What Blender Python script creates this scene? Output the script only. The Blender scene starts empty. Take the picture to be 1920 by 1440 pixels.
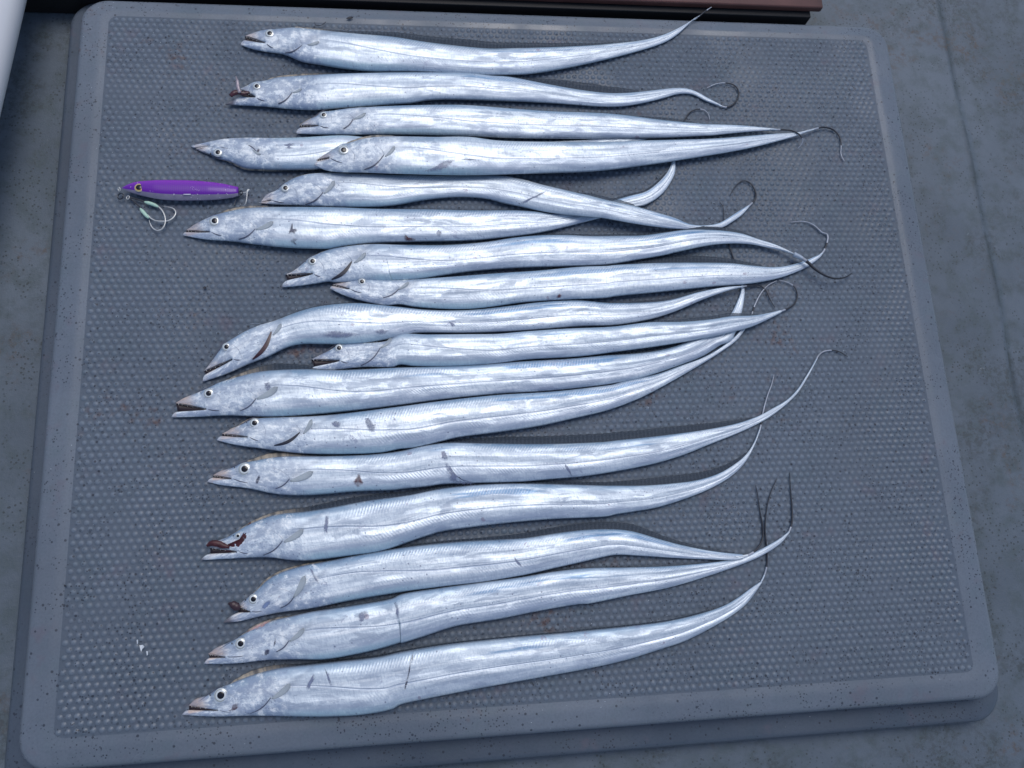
import bpy, bmesh, math, random
import numpy as np
from mathutils import Vector, Matrix

random.seed(7)
rng = np.random.default_rng(7)
S = bpy.context.scene
COL = S.collection

# ------------------------------------------------------------------ camera
FPX = 1441.0                                   # focal length in pixels of the 1920 px wide photograph
CAM = np.array([-0.1161, -0.2387, 0.7936])
ROT = np.array([[0.9927, 0.0226, -0.1187], [-0.0486, 0.9741, -0.2207], [0.1106, 0.2248, 0.9681]])
cam_data = bpy.data.cameras.new('camera')
cam_data.sensor_width = 36.0
cam_data.lens = 36.0 * FPX / 1920.0
cam_data.clip_start = 0.01
cam_data.clip_end = 200.0
cam = bpy.data.objects.new('camera', cam_data)
COL.objects.link(cam)
m = Matrix([list(ROT[i]) + [CAM[i]] for i in range(3)] + [[0, 0, 0, 1]])
q = m.to_quaternion()
cam.matrix_world = Matrix.Translation(Vector(CAM)) @ q.to_matrix().to_4x4()
S.camera = cam

# ------------------------------------------------------------------ light
SUN = Vector((0.12, 0.42, 0.90)).normalized()
world = bpy.data.worlds.new('World')
S.world = world
world.use_nodes = True
wn = world.node_tree.nodes
sky = wn.new('ShaderNodeTexSky')
sky.sky_type = 'NISHITA'
sky.sun_disc = False
sky.sun_elevation = math.asin(SUN.z)
sky.sun_rotation = math.atan2(SUN.x, SUN.y)
sky.dust_density = 1.8
sky.air_density = 1.0
bg = wn['Background']
bg.inputs['Strength'].default_value = 0.15
world.node_tree.links.new(sky.outputs[0], bg.inputs['Color'])
sun_data = bpy.data.lights.new('sun', 'SUN')
sun_data.energy = 1.3
sun_data.angle = math.radians(35)
sun_data.color = (1.0, 0.985, 0.96)
sun = bpy.data.objects.new('sun', sun_data)
COL.objects.link(sun)
sun.rotation_euler = SUN.to_track_quat('Z', 'Y').to_euler()

S.view_settings.view_transform = 'Standard'
S.view_settings.look = 'None'
S.view_settings.exposure = -0.2
S.view_settings.gamma = 1.0
S.render.engine = 'CYCLES'

# ------------------------------------------------------------------ helpers
def unproj(p, z):
    """photograph pixel(s) -> point(s) on the horizontal plane(s) at height z"""
    p = np.atleast_2d(np.asarray(p, float))
    z = np.broadcast_to(np.asarray(z, float), (len(p),))
    d = np.stack([(p[:, 0] - 960) / FPX, -(p[:, 1] - 720) / FPX, -np.ones(len(p))], 1) @ ROT.T
    t = (z - CAM[2]) / d[:, 2]
    return CAM + d * t[:, None]

def empty(name, loc, label=None, cat=None, group=None):
    o = bpy.data.objects.new(name, None)
    o.empty_display_size = 0.02
    o.location = loc
    COL.objects.link(o)
    if label: o['label'] = label
    if cat: o['category'] = cat
    if group: o['group'] = group
    return o

def wloc(o):
    l = Vector(o.location)
    while o.parent:
        o = o.parent
        l += Vector(o.location)
    return l

def mk(name, verts, faces, mats, parent=None, smooth=True, uvs=None, midx=None, merge=False, origin=None, attr=None):
    """one mesh object; verts in world space, stored relative to the parent"""
    me = bpy.data.meshes.new(name)
    v = np.asarray(verts, float)
    base = np.array(wloc(parent)) if parent else np.zeros(3)
    if origin is not None:
        v = v - np.asarray(origin)
    else:
        v = v - base
    me.from_pydata(v.tolist(), [], [tuple(int(a) for a in f) for f in faces])
    for mt in (mats if isinstance(mats, (list, tuple)) else [mats]):
        me.materials.append(mt)
    if midx is not None:
        me.polygons.foreach_set('material_index', np.asarray(midx, dtype=np.int32))
    if uvs is not None:
        uvl = me.uv_layers.new(name='UVMap')
        li = np.empty(len(me.loops), dtype=np.int32)
        me.loops.foreach_get('vertex_index', li)
        uvl.data.foreach_set('uv', np.asarray(uvs, float)[li].ravel())
    if attr is not None:
        ca = me.color_attributes.new('tone', 'FLOAT_COLOR', 'POINT')
        ca.data.foreach_set('color', np.asarray(attr, float).ravel())
    if merge:
        bm = bmesh.new()
        bm.from_mesh(me)
        bmesh.ops.remove_doubles(bm, verts=bm.verts, dist=2e-6)
        bmesh.ops.dissolve_degenerate(bm, edges=bm.edges, dist=1e-6)
        bmesh.ops.recalc_face_normals(bm, faces=bm.faces)
        bm.to_mesh(me)
        bm.free()
    me.polygons.foreach_set('use_smooth', [smooth] * len(me.polygons))
    me.update()
    o = bpy.data.objects.new(name, me)
    COL.objects.link(o)
    if parent:
        o.parent = parent
        if origin is not None:
            o.location = Vector(origin) - Vector(base)
    elif origin is not None:
        o.location = origin
    return o

def spline(pts, n=16):
    """centripetal Catmull-Rom through the points"""
    P = np.asarray(pts, float)
    P = np.vstack([2 * P[0] - P[1], P, 2 * P[-1] - P[-2]])
    out = []
    for i in range(1, len(P) - 2):
        p0, p1, p2, p3 = P[i - 1:i + 3]
        t0 = 0.0
        t1 = t0 + max(np.linalg.norm(p1 - p0), 1e-9) ** .5
        t2 = t1 + max(np.linalg.norm(p2 - p1), 1e-9) ** .5
        t3 = t2 + max(np.linalg.norm(p3 - p2), 1e-9) ** .5
        for t in np.linspace(t1, t2, n, endpoint=False):
            a1 = (t1 - t) / (t1 - t0) * p0 + (t - t0) / (t1 - t0) * p1
            a2 = (t2 - t) / (t2 - t1) * p1 + (t - t1) / (t2 - t1) * p2
            a3 = (t3 - t) / (t3 - t2) * p2 + (t - t2) / (t3 - t2) * p3
            b1 = (t2 - t) / (t2 - t0) * a1 + (t - t0) / (t2 - t0) * a2
            b2 = (t3 - t) / (t3 - t1) * a2 + (t - t1) / (t3 - t1) * a3
            out.append((t2 - t) / (t2 - t1) * b1 + (t - t1) / (t2 - t1) * b2)
    out.append(P[-2])
    return np.array(out)

def arclen(P):
    return np.concatenate([[0], np.cumsum(np.linalg.norm(np.diff(P, axis=0), axis=1))])

def resamp(P, fr):
    s = arclen(P)
    return np.stack([np.interp(np.asarray(fr) * s[-1], s, P[:, k]) for k in range(P.shape[1])], 1)

def tube(path, rad, seg=8, flat=1.0, cap=True):
    """verts, faces of a tube along a world-space path with radii"""
    path = np.asarray(path, float)
    rad = np.broadcast_to(np.asarray(rad, float), (len(path),))
    T = np.gradient(path, axis=0)
    T /= np.linalg.norm(T, axis=1)[:, None] + 1e-12
    V = []
    up = np.array([0, 0, 1.0])
    for p, t, r in zip(path, T, rad):
        a = np.cross(t, up)
        if np.linalg.norm(a) < 1e-3: a = np.array([1.0, 0, 0])
        a /= np.linalg.norm(a)
        b = np.cross(a, t)
        for k in range(seg):
            th = 2 * math.pi * k / seg
            V.append(p + a * math.cos(th) * r + b * math.sin(th) * r * flat)
    Fc = []
    n = len(path)
    for i in range(n - 1):
        for k in range(seg):
            k2 = (k + 1) % seg
            Fc.append((i * seg + k, i * seg + k2, (i + 1) * seg + k2, (i + 1) * seg + k))
    if cap:
        Fc.append(tuple(range(seg))[::-1])
        Fc.append(tuple((n - 1) * seg + k for k in range(seg)))
    return V, Fc

def dome(c, r, h, seg=20, rings=5, sx=1.0, sy=1.0, ang=0.0, cap=False):
    """flattened dome standing on height c.z"""
    V = []; Fc = []
    ca, sa = math.cos(ang), math.sin(ang)
    for i in range(rings):
        a = (i / rings) * math.pi / 2
        for k in range(seg):
            th = 2 * math.pi * k / seg
            x, y = r * sx * math.cos(a) * math.cos(th), r * sy * math.cos(a) * math.sin(th)
            V.append((c[0] + x * ca - y * sa, c[1] + x * sa + y * ca, c[2] + h * math.sin(a)))
    V.append((c[0], c[1], c[2] + h))
    for i in range(rings - 1):
        for k in range(seg):
            k2 = (k + 1) % seg
            Fc.append((i * seg + k, i * seg + k2, (i + 1) * seg + k2, (i + 1) * seg + k))
    for k in range(seg):
        Fc.append(((rings - 1) * seg + k, (rings - 1) * seg + (k + 1) % seg, rings * seg))
    if cap: Fc.append(tuple(range(seg))[::-1])
    return V, Fc

# ------------------------------------------------------------------ material helpers
class NT:
    def __init__(self, name):
        self.m = bpy.data.materials.new(name)
        self.m.use_nodes = True
        self.t = self.m.node_tree
        self.b = self.t.nodes['Principled BSDF']
    def n(self, typ, **kw):
        nd = self.t.nodes.new(typ)
        for k, v in kw.items(): setattr(nd, k, v)
        return nd
    def l(self, a, b): self.t.links.new(a, b)
    def val(self, sock, v):
        if isinstance(v, bpy.types.NodeSocket): self.l(v, sock)
        else: sock.default_value = v
    def math(self, op, a, b=0.0, c=None, clamp=False):
        nd = self.n('ShaderNodeMath', operation=op, use_clamp=clamp)
        self.val(nd.inputs[0], a); self.val(nd.inputs[1], b)
        if c is not None: self.val(nd.inputs[2], c)
        return nd.outputs[0]
    def ss(self, x, a, b, lo=0.0, hi=1.0):
        nd = self.n('ShaderNodeMapRange', interpolation_type='SMOOTHSTEP')
        self.val(nd.inputs[0], x)
        nd.inputs[1].default_value = a; nd.inputs[2].default_value = b
        nd.inputs[3].default_value = lo; nd.inputs[4].default_value = hi
        return nd.outputs[0]
    def mix(self, f, a, b):
        nd = self.n('ShaderNodeMix', data_type='RGBA')
        self.val(nd.inputs[0], f)
        for s, v in ((nd.inputs[6], a), (nd.inputs[7], b)):
            if isinstance(v, bpy.types.NodeSocket): self.l(v, s)
            else: s.default_value = (*v, 1.0) if len(v) == 3 else v
        return nd.outputs[2]
    def noise(self, vec, scale=1.0, detail=4.0, rough=0.55, dist=0.0):
        nd = self.n('ShaderNodeTexNoise')
        if vec is not None: self.l(vec, nd.inputs['Vector'])
        nd.inputs['Scale'].default_value = scale
        nd.inputs['Detail'].default_value = detail
        nd.inputs['Roughness'].default_value = rough
        nd.inputs['Distortion'].default_value = dist
        return nd.outputs['Fac']
    def vor(self, vec, scale, feature='F1', out='Distance', rnd=1.0):
        nd = self.n('ShaderNodeTexVoronoi', feature=feature)
        if vec is not None: self.l(vec, nd.inputs['Vector'])
        nd.inputs['Scale'].default_value = scale
        nd.inputs['Randomness'].default_value = rnd
        return nd.outputs[out]
    def comb(self, x, y, z=0.0):
        nd = self.n('ShaderNodeCombineXYZ')
        self.val(nd.inputs[0], x); self.val(nd.inputs[1], y); self.val(nd.inputs[2], z)
        return nd.outputs[0]
    def bump(self, h, strength, dist):
        nd = self.n('ShaderNodeBump')
        nd.inputs['Strength'].default_value = strength
        nd.inputs['Distance'].default_value = dist
        self.l(h, nd.inputs['Height'])
        return nd.outputs[0]
    def set(self, **kw):
        for k, v in kw.items():
            s = self.b.inputs[k.replace('_', ' ')]
            if isinstance(v, tuple) and len(v) == 3: v = (*v, 1.0)
            self.val(s, v)
        return self.m

def simple(name, col, rough=0.5, metal=0.0, var=0.12, scale=60.0, bump=0.0, **kw):
    t = NT(name)
    tc = t.n('ShaderNodeTexCoord').outputs['Object']
    f = t.noise(tc, scale, 5)
    c2 = tuple(max(0, c * (1 - 2 * var)) for c in col)
    c1 = tuple(min(1, c * (1 + var)) for c in col)
    t.set(Base_Color=t.mix(f, c2, c1), Roughness=rough, Metallic=metal, **kw)
    if bump: t.l(t.bump(f, 0.6, bump), t.b.inputs['Normal'])
    return t.m
# ------------------------------------------------------------------ materials
def mat_grey_plastic(name, col, speck=1.0, stains=1.0, rough=0.38, zramp=False):
    t = NT(name)
    tc = t.n('ShaderNodeTexCoord').outputs['Object']
    big = t.noise(tc, 5.0, 5, 0.6)
    mid = t.noise(tc, 38.0, 5, 0.65)
    fine = t.noise(tc, 420.0, 3, 0.6)
    c = t.mix(t.ss(big, .3, .7), tuple(a * .88 for a in col), tuple(a * 1.1 for a in col))
    c = t.mix(t.ss(mid, .45, .75, 0, .35), c, (col[0] * .78, col[1] * .92, col[2] * .86))
    c = t.mix(t.ss(fine, .35, .75, 0, .28), c, tuple(a * .6 for a in col))
    if zramp:                                        # dimple shading painted by height: darker valleys with some dirt, paler tops
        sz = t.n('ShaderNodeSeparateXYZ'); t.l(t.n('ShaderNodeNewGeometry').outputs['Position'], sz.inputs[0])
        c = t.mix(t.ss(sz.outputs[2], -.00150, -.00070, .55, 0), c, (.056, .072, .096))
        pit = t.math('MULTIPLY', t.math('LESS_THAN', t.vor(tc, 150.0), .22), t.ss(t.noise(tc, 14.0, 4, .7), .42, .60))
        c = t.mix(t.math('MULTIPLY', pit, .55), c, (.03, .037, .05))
    # brown and pinkish dried stains
    st = t.math('MULTIPLY', t.ss(t.noise(tc, 11.0, 4, .7), .60, .74), t.ss(t.noise(tc, 130.0, 3), .45, .62))
    c = t.mix(t.math('MULTIPLY', st, .75 * stains), c, (.11, .055, .04))
    st2 = t.ss(t.noise(tc, 24.0, 3, .7), .58, .75, 0, .30 * stains)
    c = t.mix(st2, c, (.15, .105, .13))
    # fine dark specks in patches
    sp = t.math('LESS_THAN', t.vor(tc, 300.0), .24)
    sp = t.math('MULTIPLY', sp, t.ss(t.noise(tc, 22.0, 5, .75), .47, .58))
    sp2 = t.math('LESS_THAN', t.vor(tc, 95.0), .12)
    sp = t.math('MAXIMUM', sp, t.math('MULTIPLY', sp2, .9))
    c = t.mix(t.math('MULTIPLY', sp, .8 * speck), c, (.018, .02, .03))
    # rare pale flecks
    fl = t.math('MULTIPLY', t.math('LESS_THAN', t.vor(tc, 120.0), .05), t.ss(t.noise(tc, 9.0, 2), .55, .62))
    c = t.mix(t.math('MULTIPLY', fl, .8), c, (.5, .55, .6))
    t.set(Base_Color=c, Roughness=t.ss(t.noise(tc, 9.0, 4, .6), .38, .62, rough - .16, rough + .12))
    t.b.inputs['Specular IOR Level'].default_value = .32 if zramp else .45
    t.l(t.bump(fine, .35, .0004), t.b.inputs['Normal'])
    return t.m

M_LID = mat_grey_plastic('grey_lid_plastic', (.136, .162, .198))
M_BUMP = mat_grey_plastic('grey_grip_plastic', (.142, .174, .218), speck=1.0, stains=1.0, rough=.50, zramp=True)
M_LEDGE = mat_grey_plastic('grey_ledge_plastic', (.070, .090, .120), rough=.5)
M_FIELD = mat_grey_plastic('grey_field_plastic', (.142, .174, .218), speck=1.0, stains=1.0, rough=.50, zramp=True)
def mat_deck():
    t = NT('painted_deck')
    tc = t.n('ShaderNodeTexCoord').outputs['Object']
    big = t.noise(tc, 4.0, 6, .65)
    mid = t.noise(tc, 40.0, 6, .7)
    c = t.mix(t.ss(big, .3, .7), (.074, .098, .126), (.118, .148, .184))
    c = t.mix(t.ss(mid, .42, .66, 0, .6), c, (.060, .085, .092))
    px = t.n('ShaderNodeSeparateXYZ'); t.l(tc, px.inputs[0])
    seam = t.ss(t.math('ABSOLUTE', t.math('SUBTRACT', px.outputs[0], .607)), .0, .010, 1, 0)
    seam = t.math('MULTIPLY', seam, t.ss(t.noise(tc, 30.0, 5, .8), .38, .56))
    c = t.mix(t.math('MULTIPLY', seam, .45), c, (.022, .028, .03))
    grime = t.math('MULTIPLY', t.ss(t.noise(tc, 5.0, 4, .7), .50, .62), t.ss(t.noise(tc, 150.0, 5, .8), .46, .56))
    c = t.mix(t.math('MULTIPLY', grime, .5), c, (.035, .040, .042))
    rust = t.math('MULTIPLY', t.ss(t.noise(tc, 7.0, 5, .75), .55, .68), t.ss(t.noise(tc, 90.0, 5, .8), .45, .62))
    c = t.mix(t.math('MULTIPLY', rust, .75), c, (.085, .06, .045))
    sp = t.math('MULTIPLY', t.math('LESS_THAN', t.vor(tc, 210.0), .25), t.ss(t.noise(tc, 18.0, 5, .75), .45, .57))
    c = t.mix(t.math('MULTIPLY', sp, .75), c, (.03, .04, .045))
    sc = t.math('MULTIPLY', t.ss(t.noise(tc, 60.0, 5, .8, 1.5), .66, .72), t.ss(t.noise(tc, 10.0, 3), .52, .6))
    c = t.mix(t.math('MULTIPLY', sc, .55), c, (.3, .35, .38))
    t.set(Base_Color=c, Roughness=.6)
    t.l(t.bump(t.noise(tc, 300.0, 4, .7), .6, .0008), t.b.inputs['Normal'])
    return t.m
M_DECK = mat_deck()

def mat_fish():
    t = NT('silver_fish_skin')
    uv = t.n('ShaderNodeUVMap', uv_map='UVMap').outputs[0]
    sx = t.n('ShaderNodeSeparateXYZ'); t.l(uv, sx.inputs[0])
    s, v = sx.outputs[0], sx.outputs[1]
    rnd = t.n('ShaderNodeObjectInfo').outputs['Random']
    ro = t.math('MULTIPLY', rnd, 91.0)
    ro2 = t.math('MULTIPLY', rnd, 47.0)
    vm = t.math('MULTIPLY', v, .045)                                # v in metres, roughly
    so = t.math('ADD', s, ro)
    V_st = t.comb(t.math('MULTIPLY', so, 5.0), t.math('MULTIPLY', v, 11.0), ro2)     # long streaks
    V_pt = t.comb(t.math('MULTIPLY', so, 34.0), t.math('MULTIPLY', v, 4.5), ro2)     # patches
    V_sc = t.comb(t.math('MULTIPLY', so, 60.0), t.math('MULTIPLY', v, 3.0), ro2)     # short cross marks
    V_iso = t.comb(t.math('MULTIPLY', so, 1.0), vm, ro2)
    streak = t.noise(V_st, 1.0, 2, .5)
    patch = t.noise(V_pt, 1.0, 6, .62, .6)
    patch2 = t.noise(V_pt, .45, 5, .6, .3)
    c = t.mix(t.ss(streak, .30, .70), (.64, .72, .79), (.80, .87, .91))
    # lavender-grey skin where the silver is rubbed off
    rub = t.ss(patch, .49, .55)
    rub = t.math('MULTIPLY', rub, t.ss(patch2, .40, .58, .10, .85))
    c = t.mix(rub, c, (.34, .40, .49))
    # lengthwise bands of brighter and duller silver
    band = t.noise(t.comb(t.math('MULTIPLY', so, 2.2), t.math('MULTIPLY', v, 9.0), ro2), 1.0, 3, .5)
    c = t.mix(t.ss(band, .50, .60, 0, .55), c, (.44, .51, .60))
    c = t.mix(t.ss(band, .36, .46, .6, 0), c, (.88, .92, .94))
    # bluish back, patchy
    dors = t.math('MULTIPLY', t.ss(v, .04, .30, 1, 0), t.ss(patch2, .34, .58, .45, 1.0))
    c = t.mix(t.math('MULTIPLY', dors, .85), c, (.12, .25, .39))
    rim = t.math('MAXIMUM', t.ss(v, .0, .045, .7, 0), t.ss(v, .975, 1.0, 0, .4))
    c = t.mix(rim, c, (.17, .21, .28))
    # strong blue sheen stripes below the back
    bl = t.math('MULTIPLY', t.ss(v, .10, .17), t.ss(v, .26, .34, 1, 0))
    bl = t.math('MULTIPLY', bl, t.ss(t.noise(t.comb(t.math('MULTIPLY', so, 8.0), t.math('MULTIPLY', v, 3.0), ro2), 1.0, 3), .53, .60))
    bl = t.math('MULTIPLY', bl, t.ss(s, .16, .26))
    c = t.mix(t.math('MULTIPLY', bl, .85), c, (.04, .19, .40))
    # darker belly edge
    bel = t.math('MULTIPLY', t.ss(v, .64, .84), t.ss(patch2, .40, .58, .25, 1))
    bel = t.math('MULTIPLY', bel, t.ss(v, .94, .99, 1, .2))
    c = t.mix(t.math('MULTIPLY', bel, .7), c, (.29, .35, .47))
    # pale teal of the throat and front belly
    teal = t.math('MULTIPLY', t.ss(v, .80, .93), t.ss(s, .07, .10))
    teal = t.math('MULTIPLY', teal, t.ss(s, .14, .22, 1, 0))
    c = t.mix(t.math('MULTIPLY', teal, .7), c, (.38, .58, .66))
    # muscle ribbing: slanted fine ridges along back and flank
    w = t.math('SINE', t.math('MULTIPLY', t.math('ADD', s, t.math('MULTIPLY', v, .028)), 2050.0))
    w2 = t.math('SINE', t.math('MULTIPLY', t.math('SUBTRACT', s, t.math('MULTIPLY', v, .03)), 1900.0))
    bandA = t.math('MULTIPLY', t.ss(v, .05, .12), t.ss(v, .24, .34, 1, 0))
    bandB = t.math('MULTIPLY', t.ss(v, .60, .66), t.ss(v, .76, .84, 1, 0))
    on = t.ss(t.noise(V_pt, .3, 2), .40, .58)
    w2 = t.math('MULTIPLY', w2, .55)
    ribA = t.math('MULTIPLY', t.math('MULTIPLY', w, bandA), t.math('MULTIPLY', on, .9))
    ribB = t.math('MULTIPLY', t.math('MULTIPLY', w2, bandB), t.math('SUBTRACT', 1.0, on))
    rib = t.math('MULTIPLY', t.math('ADD', ribA, ribB), t.ss(s, .11, .18))
    c = t.mix(t.ss(rib, -.2, 1, 0, .35), c, (.92, .95, .97))
    c = t.mix(t.ss(rib, -1, .1, .35, 0), c, (.36, .45, .60))
    # lateral line: drops behind the gill, then runs straight to the tail
    vl = t.ss(s, .095, .20, .36, .60)
    wob = t.math('MULTIPLY', t.math('SUBTRACT', t.noise(t.comb(t.math('MULTIPLY', so, 14.0), 0.0, 0.0), 1.0, 2), .5), .04)
    dl = t.math('ABSOLUTE', t.math('SUBTRACT', v, t.math('ADD', vl, wob)))
    line = t.math('MULTIPLY', t.ss(dl, .006, .019, 1, 0), t.ss(s, .075, .095))
    c = t.mix(t.math('MULTIPLY', line, .55), c, (.22, .28, .42))
    dl2 = t.math('ABSOLUTE', t.math('SUBTRACT', dl, .035))
    c = t.mix(t.math('MULTIPLY', t.ss(dl2, .004, .018, .5, 0), t.ss(s, .10, .13)), c, (.9, .93, .96))
    # longitudinal creases
    cr = t.math('ABSOLUTE', t.math('SUBTRACT', t.noise(t.comb(t.math('MULTIPLY', so, 5.0), t.math('MULTIPLY', v, 7.0), ro2), 1.0, 2), .5))
    c = t.mix(t.ss(cr, .0, .005, .12, 0), c, (.35, .41, .55))
    c = t.mix(t.math('MULTIPLY', t.ss(rnd, 0, 1), .22), c, (.44, .52, .60))
    x1 = t.noise(t.comb(t.math('MULTIPLY', so, 620.0), t.math('MULTIPLY', v, 7.0), ro2), 1.0, 3, .6)
    x2 = t.noise(V_iso, 330.0, 4, .7)
    c = t.mix(t.ss(x1, .44, .68, 0, .42), c, (.34, .42, .53))
    c = t.mix(t.ss(x2, .50, .72, 0, .40), c, (.30, .37, .48))
    c = t.mix(t.ss(x2, .28, .42, .35, 0), c, (.93, .96, .97))
    # bruises and rubbed marks, mostly small, some across the flank
    mk1 = t.math('MULTIPLY', t.ss(t.noise(V_sc, .9, 5, .7, .8), .62, .67), t.ss(t.noise(V_iso, 9.0, 2), .46, .55))
    c = t.mix(t.math('MULTIPLY', mk1, .55), c, (.22, .25, .37))
    mk2 = t.math('MULTIPLY', t.math('LESS_THAN', t.vor(V_iso, 150.0), .13), t.ss(t.noise(V_iso, 28.0, 3), .50, .58))
    c = t.mix(t.math('MULTIPLY', mk2, .75), c, (.13, .15, .24))
    sn = t.math('ABSOLUTE', t.math('SUBTRACT', t.noise(t.comb(t.math('MULTIPLY', so, 30.0), t.math('MULTIPLY', v, 1.6), ro2), 1.0, 3, .5, 1.0), .5))
    scr = t.math('MULTIPLY', t.ss(sn, 0, .006, 1, 0), t.ss(t.noise(V_iso, 14.0, 2), .55, .62))
    c = t.mix(t.math('MULTIPLY', scr, .55), c, (.30, .34, .48))
    mk3 = t.math('MULTIPLY', t.math('LESS_THAN', t.vor(V_iso, 24.0), .075), t.ss(t.noise(V_iso, 200.0, 3), .42, .55))
    c = t.mix(t.math('MULTIPLY', mk3, .55), c, (.22, .16, .24))
    # head: mottled cheek, orange-tan snout
    head = t.ss(s, .075, .10, 1, 0)
    mott = t.noise(V_iso, 120.0, 6, .7)
    c = t.mix(t.math('MULTIPLY', head, t.math('MULTIPLY', t.ss(mott, .46, .56, 0, .85), t.ss(rnd, 0, 1, .55, 1))), c, (.24, .31, .44))
    m2 = t.math('MULTIPLY', t.math('LESS_THAN', t.vor(V_iso, 260.0), .20), t.ss(t.noise(V_iso, 55.0, 3), .50, .58))
    c = t.mix(t.math('MULTIPLY', head, t.math('MULTIPLY', m2, .75)), c, (.16, .19, .29))
    c = t.mix(t.math('MULTIPLY', head, t.ss(mott, .36, .46, .75, 0)), c, (.93, .95, .95))
    tn = t.n('ShaderNodeVertexColor', layer_name='tone'); ts = t.n('ShaderNodeSeparateColor'); t.l(tn.outputs[0], ts.inputs[0])
    snout = ts.outputs[0]
    c = t.mix(t.math('MULTIPLY', ts.outputs[2], t.ss(mott, .3, .6, 1, .4)), c, (.88, .91, .92))
    c = t.mix(t.math('MULTIPLY', ts.outputs[1], t.ss(mott, .3, .6, 1.0, .7)), c, (.15, .20, .29))
    c = t.mix(t.math('MULTIPLY', snout, t.ss(mott, .35, .65, .85, .45)), c, (.58, .40, .30))
    chin = t.math('MULTIPLY', t.ss(s, -.011, -.004, 1, 0), .8)
    c = t.mix(chin, c, (.10, .08, .09))
    rgh = t.ss(patch, .35, .65, .36, .54)
    t.set(Base_Color=c, Roughness=rgh, Metallic=t.math('SUBTRACT', .32, t.math('MULTIPLY', head, .16)))
    t.b.inputs['Specular IOR Level'].default_value = .6
    t.b.inputs['Coat Weight'].default_value = .22
    t.b.inputs['Coat Roughness'].default_value = .25
    hgt = t.math('ADD', t.math('MULTIPLY', rib, .22), t.math('ADD', t.math('MULTIPLY', streak, .5), t.math('ADD', t.math('MULTIPLY', patch, .9), t.math('MULTIPLY', t.noise(V_iso, 75.0, 4, .6), .6))))
    hgt = t.math('SUBTRACT', hgt, t.math('MULTIPLY', line, .5))
    hgt = t.math('ADD', hgt, t.math('MULTIPLY', t.math('MULTIPLY', head, mott), 2.4))
    t.l(t.bump(hgt, .5, .0008), t.b.inputs['Normal'])
    return t.m
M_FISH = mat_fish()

def mat_fin():
    t = NT('dorsal_fin_membrane')
    uv = t.n('ShaderNodeUVMap', uv_map='UVMap').outputs[0]
    sx = t.n('ShaderNodeSeparateXYZ'); t.l(uv, sx.inputs[0])
    s, v = sx.outputs[0], sx.outputs[1]
    front = t.math('MULTIPLY', t.ss(s, .055, .11, 1, 0), t.ss(t.noise(t.comb(t.math('MULTIPLY', s, 160.0), 0.0, 0.0), 1.0, 2), .35, .6, .3, 1))
    ray = t.ss(t.math('SINE', t.math('MULTIPLY', s, 1500.0)), -.3, .9)
    c = t.mix(front, (.040, .054, .075), (.44, .38, .30))
    c = t.mix(t.math('MULTIPLY', ray, .10), c, (.22, .26, .32))
    edge = t.ss(v, .80, .95)
    c = t.mix(t.math('MULTIPLY', edge, .8), c, (.035, .045, .06))
    a = t.math('ADD', t.math('MULTIPLY', front, .35), t.math('ADD', .76, t.math('MULTIPLY', edge, .35)), clamp=True)
    t.b.inputs['Specular IOR Level'].default_value = .2
    t.set(Base_Color=c, Roughness=.6, Alpha=a)
    return t.m
M_FIN = mat_fin()
def mat_pect():
    t = NT('pectoral_fin_membrane')
    uv = t.n('ShaderNodeUVMap', uv_map='UVMap').outputs[0]
    sx = t.n('ShaderNodeSeparateXYZ'); t.l(uv, sx.inputs[0])
    ray = t.ss(t.math('SINE', t.math('MULTIPLY', sx.outputs[1], 42.0)), -.4, .9)
    c = t.mix(ray, (.44, .50, .54), (.60, .66, .70))
    c = t.mix(t.ss(sx.outputs[0], .55, 1, 0, .5), c, (.34, .38, .42))
    t.set(Base_Color=c, Roughness=.4, Alpha=.62)
    return t.m
M_PECT = mat_pect()
M_FIL = simple('dark_tail_filament', (.028, .032, .045), .4, 0.1, .4, 90)
M_FILP = simple('pale_tail_filament', (.42, .45, .52), .35, 0.3, .3, 90)
M_MOUTH = simple('mouth_lining', (.022, .010, .016), .45, 0, .5, 200)
M_BLOOD = simple('blood_flesh', (.075, .010, .016), .45, 0, .5, 260, .0006)
M_GILLR = simple('gill_slit_red', (.055, .014, .026), .3, 0, .5, 200)
M_GILLD = simple('gill_slit_dark', (.016, .02, .04), .35, 0, .4, 200)
M_GILLL = simple('gill_fold_line', (.085, .10, .16), .4, 0, .3, 200)
M_PUPIL = simple('eye_pupil', (.006, .007, .012), .08, 0, .1, 50)
def mat_eye(name, c_in, c_out):
    t = NT(name)
    uv = t.n('ShaderNodeUVMap', uv_map='UVMap').outputs[0]
    sx = t.n('ShaderNodeSeparateXYZ'); t.l(uv, sx.inputs[0])
    r = sx.outputs[0]
    c = t.mix(t.ss(r, .74, .80), c_in, (.20, .22, .22))
    c = t.mix(t.ss(r, .82, .88), c, c_out)
    c = t.mix(t.ss(r, .93, 1.0, 0, .8), c, (.36, .42, .50))
    t.set(Base_Color=c, Roughness=.14, Metallic=.15)
    t.b.inputs['Coat Weight'].default_value = .6
    return t.m
M_EYE = mat_eye('fish_eye_iris', (.66, .70, .70), (.56, .60, .60))
M_LUREEYE = mat_eye('lure_eye_ring', (.75, .50, .12), (.80, .62, .25))

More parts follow.
